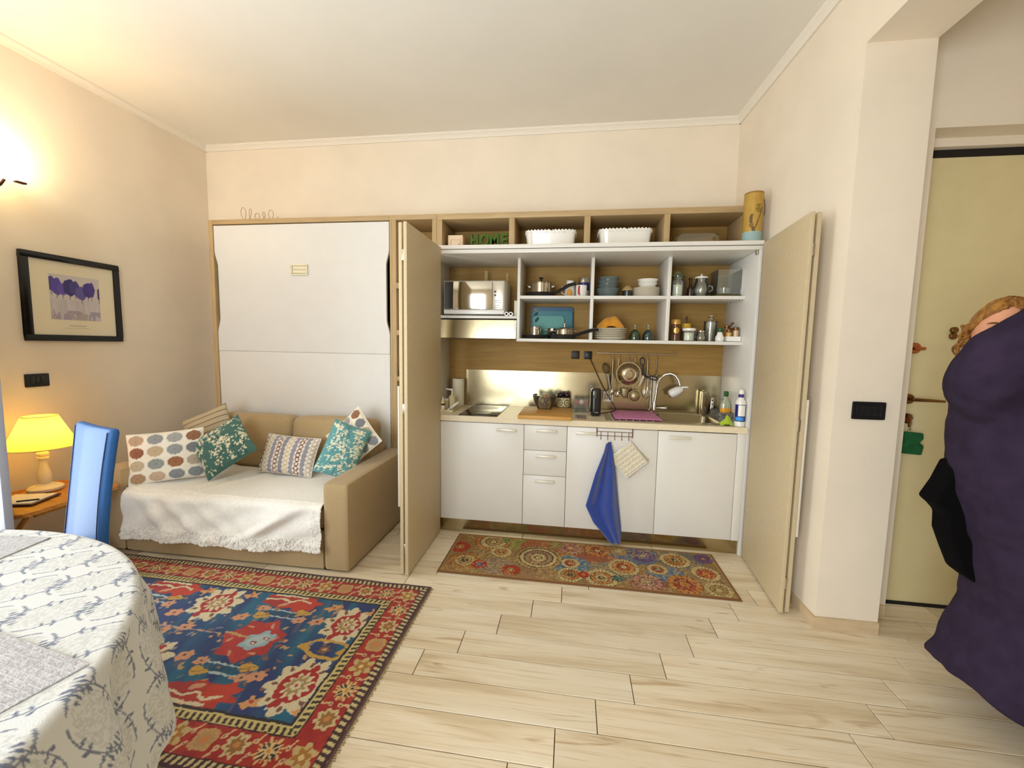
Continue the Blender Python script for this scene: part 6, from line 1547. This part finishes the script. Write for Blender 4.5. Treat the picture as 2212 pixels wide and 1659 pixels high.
# five fingers on each hand
for h, w in (('haR', 'wrR'), ('haL', 'wrL')):
    d = (Vector(J[h]) - Vector(J[w])).normalized(); s_ = d.cross(Vector((0, .3, 1))).normalized(); n_ = d.cross(s_).normalized(); hi = names.index(h)
    for k, (off, ln) in enumerate(((-.030, .070), (-.011, .082), (.009, .076), (.027, .060))):
        a = Vector(J[h]) + s_ * off + d * .025; b = a + d * ln * .55 + n_ * .008; c = b + d * ln * .35 + n_ * .022
        i = len(V_); V_ += [a, b, c]; R2 += [.010, .0085, .007]; Ed += [(hi, i), (i, i + 1), (i + 1, i + 2)]
    a = Vector(J[h]) - s_ * .035 - d * .01; b = a - s_ * .022 + d * .028; c = b + d * .028 + n_ * .008
    i = len(V_); V_ += [a, b, c]; R2 += [.012, .010, .008]; Ed += [(hi, i), (i, i + 1), (i + 1, i + 2)]
me = bpy.data.meshes.new('body'); off = wloc(pe); me.from_pydata([tuple(v - off) for v in V_], Ed, [])
bo_ = bpy.data.objects.new('body', me); COL.objects.link(bo_); bo_.parent = pe; me.materials.append(SKIN)
md = bo_.modifiers.new('skin', 'SKIN'); md.use_smooth_shade = True
for i, sv in enumerate(me.skin_vertices[0].data): sv.radius = (R2[i], R2[i]); sv.use_root = (i == 0)
md = bo_.modifiers.new('sub', 'SUBSURF'); md.levels = 2; md.render_levels = 2
# head: sculpted ellipsoid, face turned to the camera
HC = Vector((2.414, -1.168, 1.447)); tocam = Vector((.924 - HC.x, -2.87 - HC.y, 0)).normalized()
hr = Matrix.Rotation(math.atan2(tocam.x, -tocam.y) + .10, 4, 'Z') @ Matrix.Rotation(R_(8), 4, 'Y')
def head_pt(a, b):
    # a: azimuth (0 = face direction -y), b: polar from top
    x = math.sin(b) * math.sin(a); y = -math.sin(b) * math.cos(a); z = math.cos(b)
    p = Vector((x * .076, y * .094, z * .112))
    if y < 0:
        zf = p.z; xf = p.x
        p.y -= .020 * math.exp(-((xf / .012) ** 2 + ((zf + .022) / .020) ** 2))      # nose
        p.y -= .008 * math.exp(-((xf / .010) ** 2 + ((zf - .005) / .022) ** 2))      # nose bridge
        for sx in (-1, 1): p.y += .012 * math.exp(-(((xf - sx * .031) / .016) ** 2 + ((zf - .003) / .012) ** 2))  # sockets
        p.y -= .006 * math.exp(-((xf / .022) ** 2 + ((zf + .056) / .008) ** 2))      # lips
        p.y -= .010 * math.exp(-((xf / .024) ** 2 + ((zf + .088) / .016) ** 2))      # chin
        p.y -= .005 * math.exp(-((zf - .030) / .012) ** 2) * math.exp(-(xf / .05) ** 2)
    if p.z < -.02: p.x *= 1 - 2.6 * (-.02 - p.z)
    return p
na, nb = 72, 56
HP = np.array([[tuple(HC + hr @ head_pt(2 * PI * i / na, 1e-3 + (PI - 2e-3) * j / (nb - 1))) for i in range(na)] for j in range(nb)])
hd_ = grid_mesh('head', HP, None, SKIN, pe, wrap_u=True, flip=True)
for sx in (-1, 1):
    e = HC + hr @ Vector((sx * .031, -.0785, .003)); ey = sub('eye', CERAM, hd_, MB().sphere(e, .0115, 14, 10))
    ir = HC + hr @ Vector((sx * .031 + .002, -.0895, .003)); sub('iris', M('iris_brown', (70, 50, 36), .2), hd_, MB().sphere(ir, (.0055, .003, .0055), 12, 8, m=hr))
    sub('eyebrow', M('brow', (120, 84, 44), .8), hd_, TB([tuple(HC + hr @ Vector((sx * q, -.088 + .25 * abs(q - .03) ** 1.2, .024 + .004 * math.sin((q - .012) / .036 * PI)))) for q in np.linspace(.012, .050, 8)], [.002, .003, .0035, .0035, .003, .003, .002, .001], 6))
    sub('eyelid', SKIN, hd_, TB([tuple(HC + hr @ Vector((sx * .031 + .013 * math.cos(q), -.0865 + .003 * abs(math.cos(q)), .004 + .0065 * math.sin(q)))) for q in np.linspace(.1, PI - .1, 10)], .0024, 6))
    sub('ear', SKIN, hd_, MB().sphere(HC + hr @ Vector((sx * .076, .008, -.004)), (.010, .018, .030), 12, 8, m=hr))
sub('mouth', M('lips', (176, 84, 76), .45), hd_, MB().sphere(HC + hr @ Vector((0, -.081, -.056)), (.022, .006, .006), 14, 8, m=hr))
# hair cap with parted fringe plus loose curls
def hair_pt(a, b):
    x = math.sin(b) * math.sin(a); y = -math.sin(b) * math.cos(a); z = math.cos(b)
    k = 1.0 + .02 * math.sin(a * 11 + b * 5) + .015 * math.sin(a * 23)
    return Vector((x * .086 * k, y * .106 * k + .006, z * .126 * k))
rows = []
for j in range(30):
    row = []
    for i in range(96):
        a = 2 * PI * i / 96; fa = abs((a + PI) % (2 * PI) - PI)
        lim = .50 * PI * (.46 + .54 * min(1, fa / 1.25) ** 1.3) if fa < 1.25 else .50 * PI + (fa - 1.25) * .34
        row.append(tuple(HC + hr @ hair_pt(a, 1e-3 + lim * j / 29)))
    rows.append(row)
ho = grid_mesh('hair', np.array(rows), None, HAIR, pe, wrap_u=True, flip=True)
md = ho.modifiers.new('thick', 'SOLIDIFY'); md.thickness = .012; md.offset = -1
cu_ = MB(); rb = random.Random(9)
for k in range(46):
    a = rb.choice((-1, 1)) * rb.uniform(1.15, 2.9); p0 = hair_pt(a, PI * .46); P = []
    L_ = rb.uniform(.07, .15); ph_ = rb.uniform(0, 6); amp_ = rb.uniform(.006, .014)
    for s in np.linspace(0, 1, 12):
        P.append(tuple(HC + hr @ (p0 + Vector((math.sin(a) * .010 * s + amp_ * math.sin(ph_ + s * 9), amp_ * math.cos(ph_ + s * 8), -L_ * s)))))
    cu_.tube(P, [.006 * (1 - .8 * q) + .0008 for q in np.linspace(0, 1, 12)], 5)
setp(part('curls', HAIR, pe, cu_), kind='stuff')
# coat: lofted rings following the outline
LV = [  # z_left, x_left, z_right, x_right, y_front, y_back
    (0.215, 2.316, 0.012, 2.84, -1.46, -0.98), (0.33, 2.367, 0.15, 2.85, -1.45, -0.99), (0.46, 2.421, 0.32, 2.87, -1.44, -1), (0.59, 2.397, 0.45, 2.87, -1.43, -1.02), (0.69, 2.364, 0.6, 2.84, -1.43, -1.04), (0.77, 2.339, 0.71, 2.82, -1.43, -1.05), (0.86, 2.311, 0.83, 2.8, -1.43, -1.05), (0.95, 2.284, 0.94, 2.79, -1.43, -1.05), (1.03, 2.276, 1.03, 2.79, -1.43, -1.05), (1.12, 2.273, 1.12, 2.79, -1.43, -1.05), (1.21, 2.274, 1.21, 2.79, -1.42, -1.05), (1.28, 2.275, 1.27, 2.78, -1.4, -1.06), (1.31, 2.274, 1.295, 2.74, -1.36, -1.08), (1.33, 2.304, 1.31, 2.68, -1.31, -1.1), (1.345, 2.344, 1.325, 2.58, -1.25, -1.12), (1.352, 2.374, 1.33, 2.52, -1.21, -1.13)]
ns = 120; rows = []
LVi = np.array(LV); tt = np.linspace(0, len(LV) - 1, 90)
LVd = np.stack([np.interp(tt, np.arange(len(LV)), LVi[:, k]) for k in range(6)], -1)
for li, (zl, xl, zr, xr, yf, yb3) in enumerate(LVd):
    row = []
    hfr = li / 89
    for k in range(ns):
        a = 2 * PI * k / ns; c, s_ = math.cos(a), math.sin(a); e = .82
        cc, ss = math.copysign(abs(c) ** e, c), math.copysign(abs(s_) ** e, s_)
        u = (cc + 1) / 2; x = xl + (xr - xl) * u; y = (yf + yb3) / 2 + (yb3 - yf) / 2 * ss; z = zl + (zr - zl) * u
        w = max(0, 1 - hfr * 1.5)
        y += w * .022 * math.sin(a * 7 + 1 + hfr * 2) * abs(s_)
        y -= .030 * math.exp(-((x - 2.44 - (z - .70) * -.35) / .030) ** 2) * math.exp(-((z - .66) / .13) ** 2) * (s_ < 0) * -1
        y -= .016 * math.sin(x * 26 + z * 9) * (s_ < 0) * (1 - abs(c)) * .6
        row.append((x, y, z))
    rows.append(row)
R3 = np.array(rows); nl = len(rows)
cm_ = MB().add([tuple(p) for r in rows for p in r], [(l * ns + k, l * ns + (k + 1) % ns, (l + 1) * ns + (k + 1) % ns, (l + 1) * ns + k) for l in range(nl - 1) for k in range(ns)] + [tuple(range(ns))[::-1], tuple((nl - 1) * ns + k for k in range(ns))])
# raised sleeve crossing before the face, lowered sleeve on the far side
slv = smooth_path([(2.42, -1.21, 1.16), (2.34, -1.25, 1.225), (2.262, -1.305, 1.285), (2.275, -1.362, 1.378), (2.335, -1.385, 1.450), (2.44, -1.365, 1.548), (2.535, -1.325, 1.618)], 6)
cm_.tube([tuple(p) for p in slv], [float(v) for v in np.interp(np.linspace(0, 1, len(slv)), [0, .25, .5, .7, 1], [.10, .105, .090, .080, .055])], 24)
cm_.tube([(2.70, -1.18, 1.22), (2.78, -1.13, 1.13), (2.80, -1.13, 1.02), (2.77, -1.19, .92), (2.73, -1.25, .865)], [.09, .078, .068, .06, .05], 20)
ct = part('coat', COAT, pe, cm_, smooth=True)
md = ct.modifiers.new('weld', 'REMESH'); md.mode = 'VOXEL'; md.voxel_size = .011; md.use_smooth_shade = True
md = ct.modifiers.new('soft', 'SMOOTH'); md.factor = .5; md.iterations = 22
tx_ = bpy.data.textures.new('coat_folds', 'CLOUDS'); tx_.noise_scale = .11; tx_.noise_depth = 1
md = ct.modifiers.new('folds', 'DISPLACE'); md.texture = tx_; md.strength = .03; md.mid_level = .5; md.texture_coords = 'LOCAL'
cl_ = MB().tube([(2.455 + .075 * math.cos(a), -1.17 + .065 * math.sin(a), 1.335 + .012 * math.sin(a)) for a in np.linspace(0, 2 * PI, 30, endpoint=False)], .018, 8, closed=True)
part('collar', COAT, pe, cl_)
# black layer showing behind the coat, and boots
bk2 = [(2.300, .985), (2.272, .905), (2.238, .838), (2.268, .812), (2.292, .785), (2.296, .72), (2.325, .65), (2.358, .575), (2.42, .53), (2.55, .53), (2.55, .985)]
part('black_layer', BLKC, pe, MB().prism(bk2, -1.20, -1.12, 'y'), bevel=.012, seg=3)
for n_ in ('R', 'L'):
    a, k_, t_ = Vector(J['an' + n_]), Vector(J['kn' + n_]), Vector(J['to' + n_])
    part('boot', BLKC, pe, MB().tube([a.lerp(k_, .75), a.lerp(k_, .3), a + Vector((0, .01, .0)), a + Vector((0, .015, -.055))], [.074, .058, .052, .048], 16).tube([a + Vector((0, .02, -.045)), a.lerp(t_, .6) + Vector((0, 0, -.012)), t_ + Vector((0, 0, .006)), t_ + (t_ - a).normalized() * .03 + Vector((0, 0, .008))], [.044, .045, .040, .02], 16))
part('trousers', BLKC, pe, MB().tube([Vector(J['knR']) + Vector((0, 0, -.1)), Vector(J['knR']), Vector(J['hipR'])], [.07, .075, .105], 16).tube([Vector(J['knL']) + Vector((0, 0, -.1)), Vector(J['knL']), Vector(J['hipL'])], [.07, .075, .105], 16))
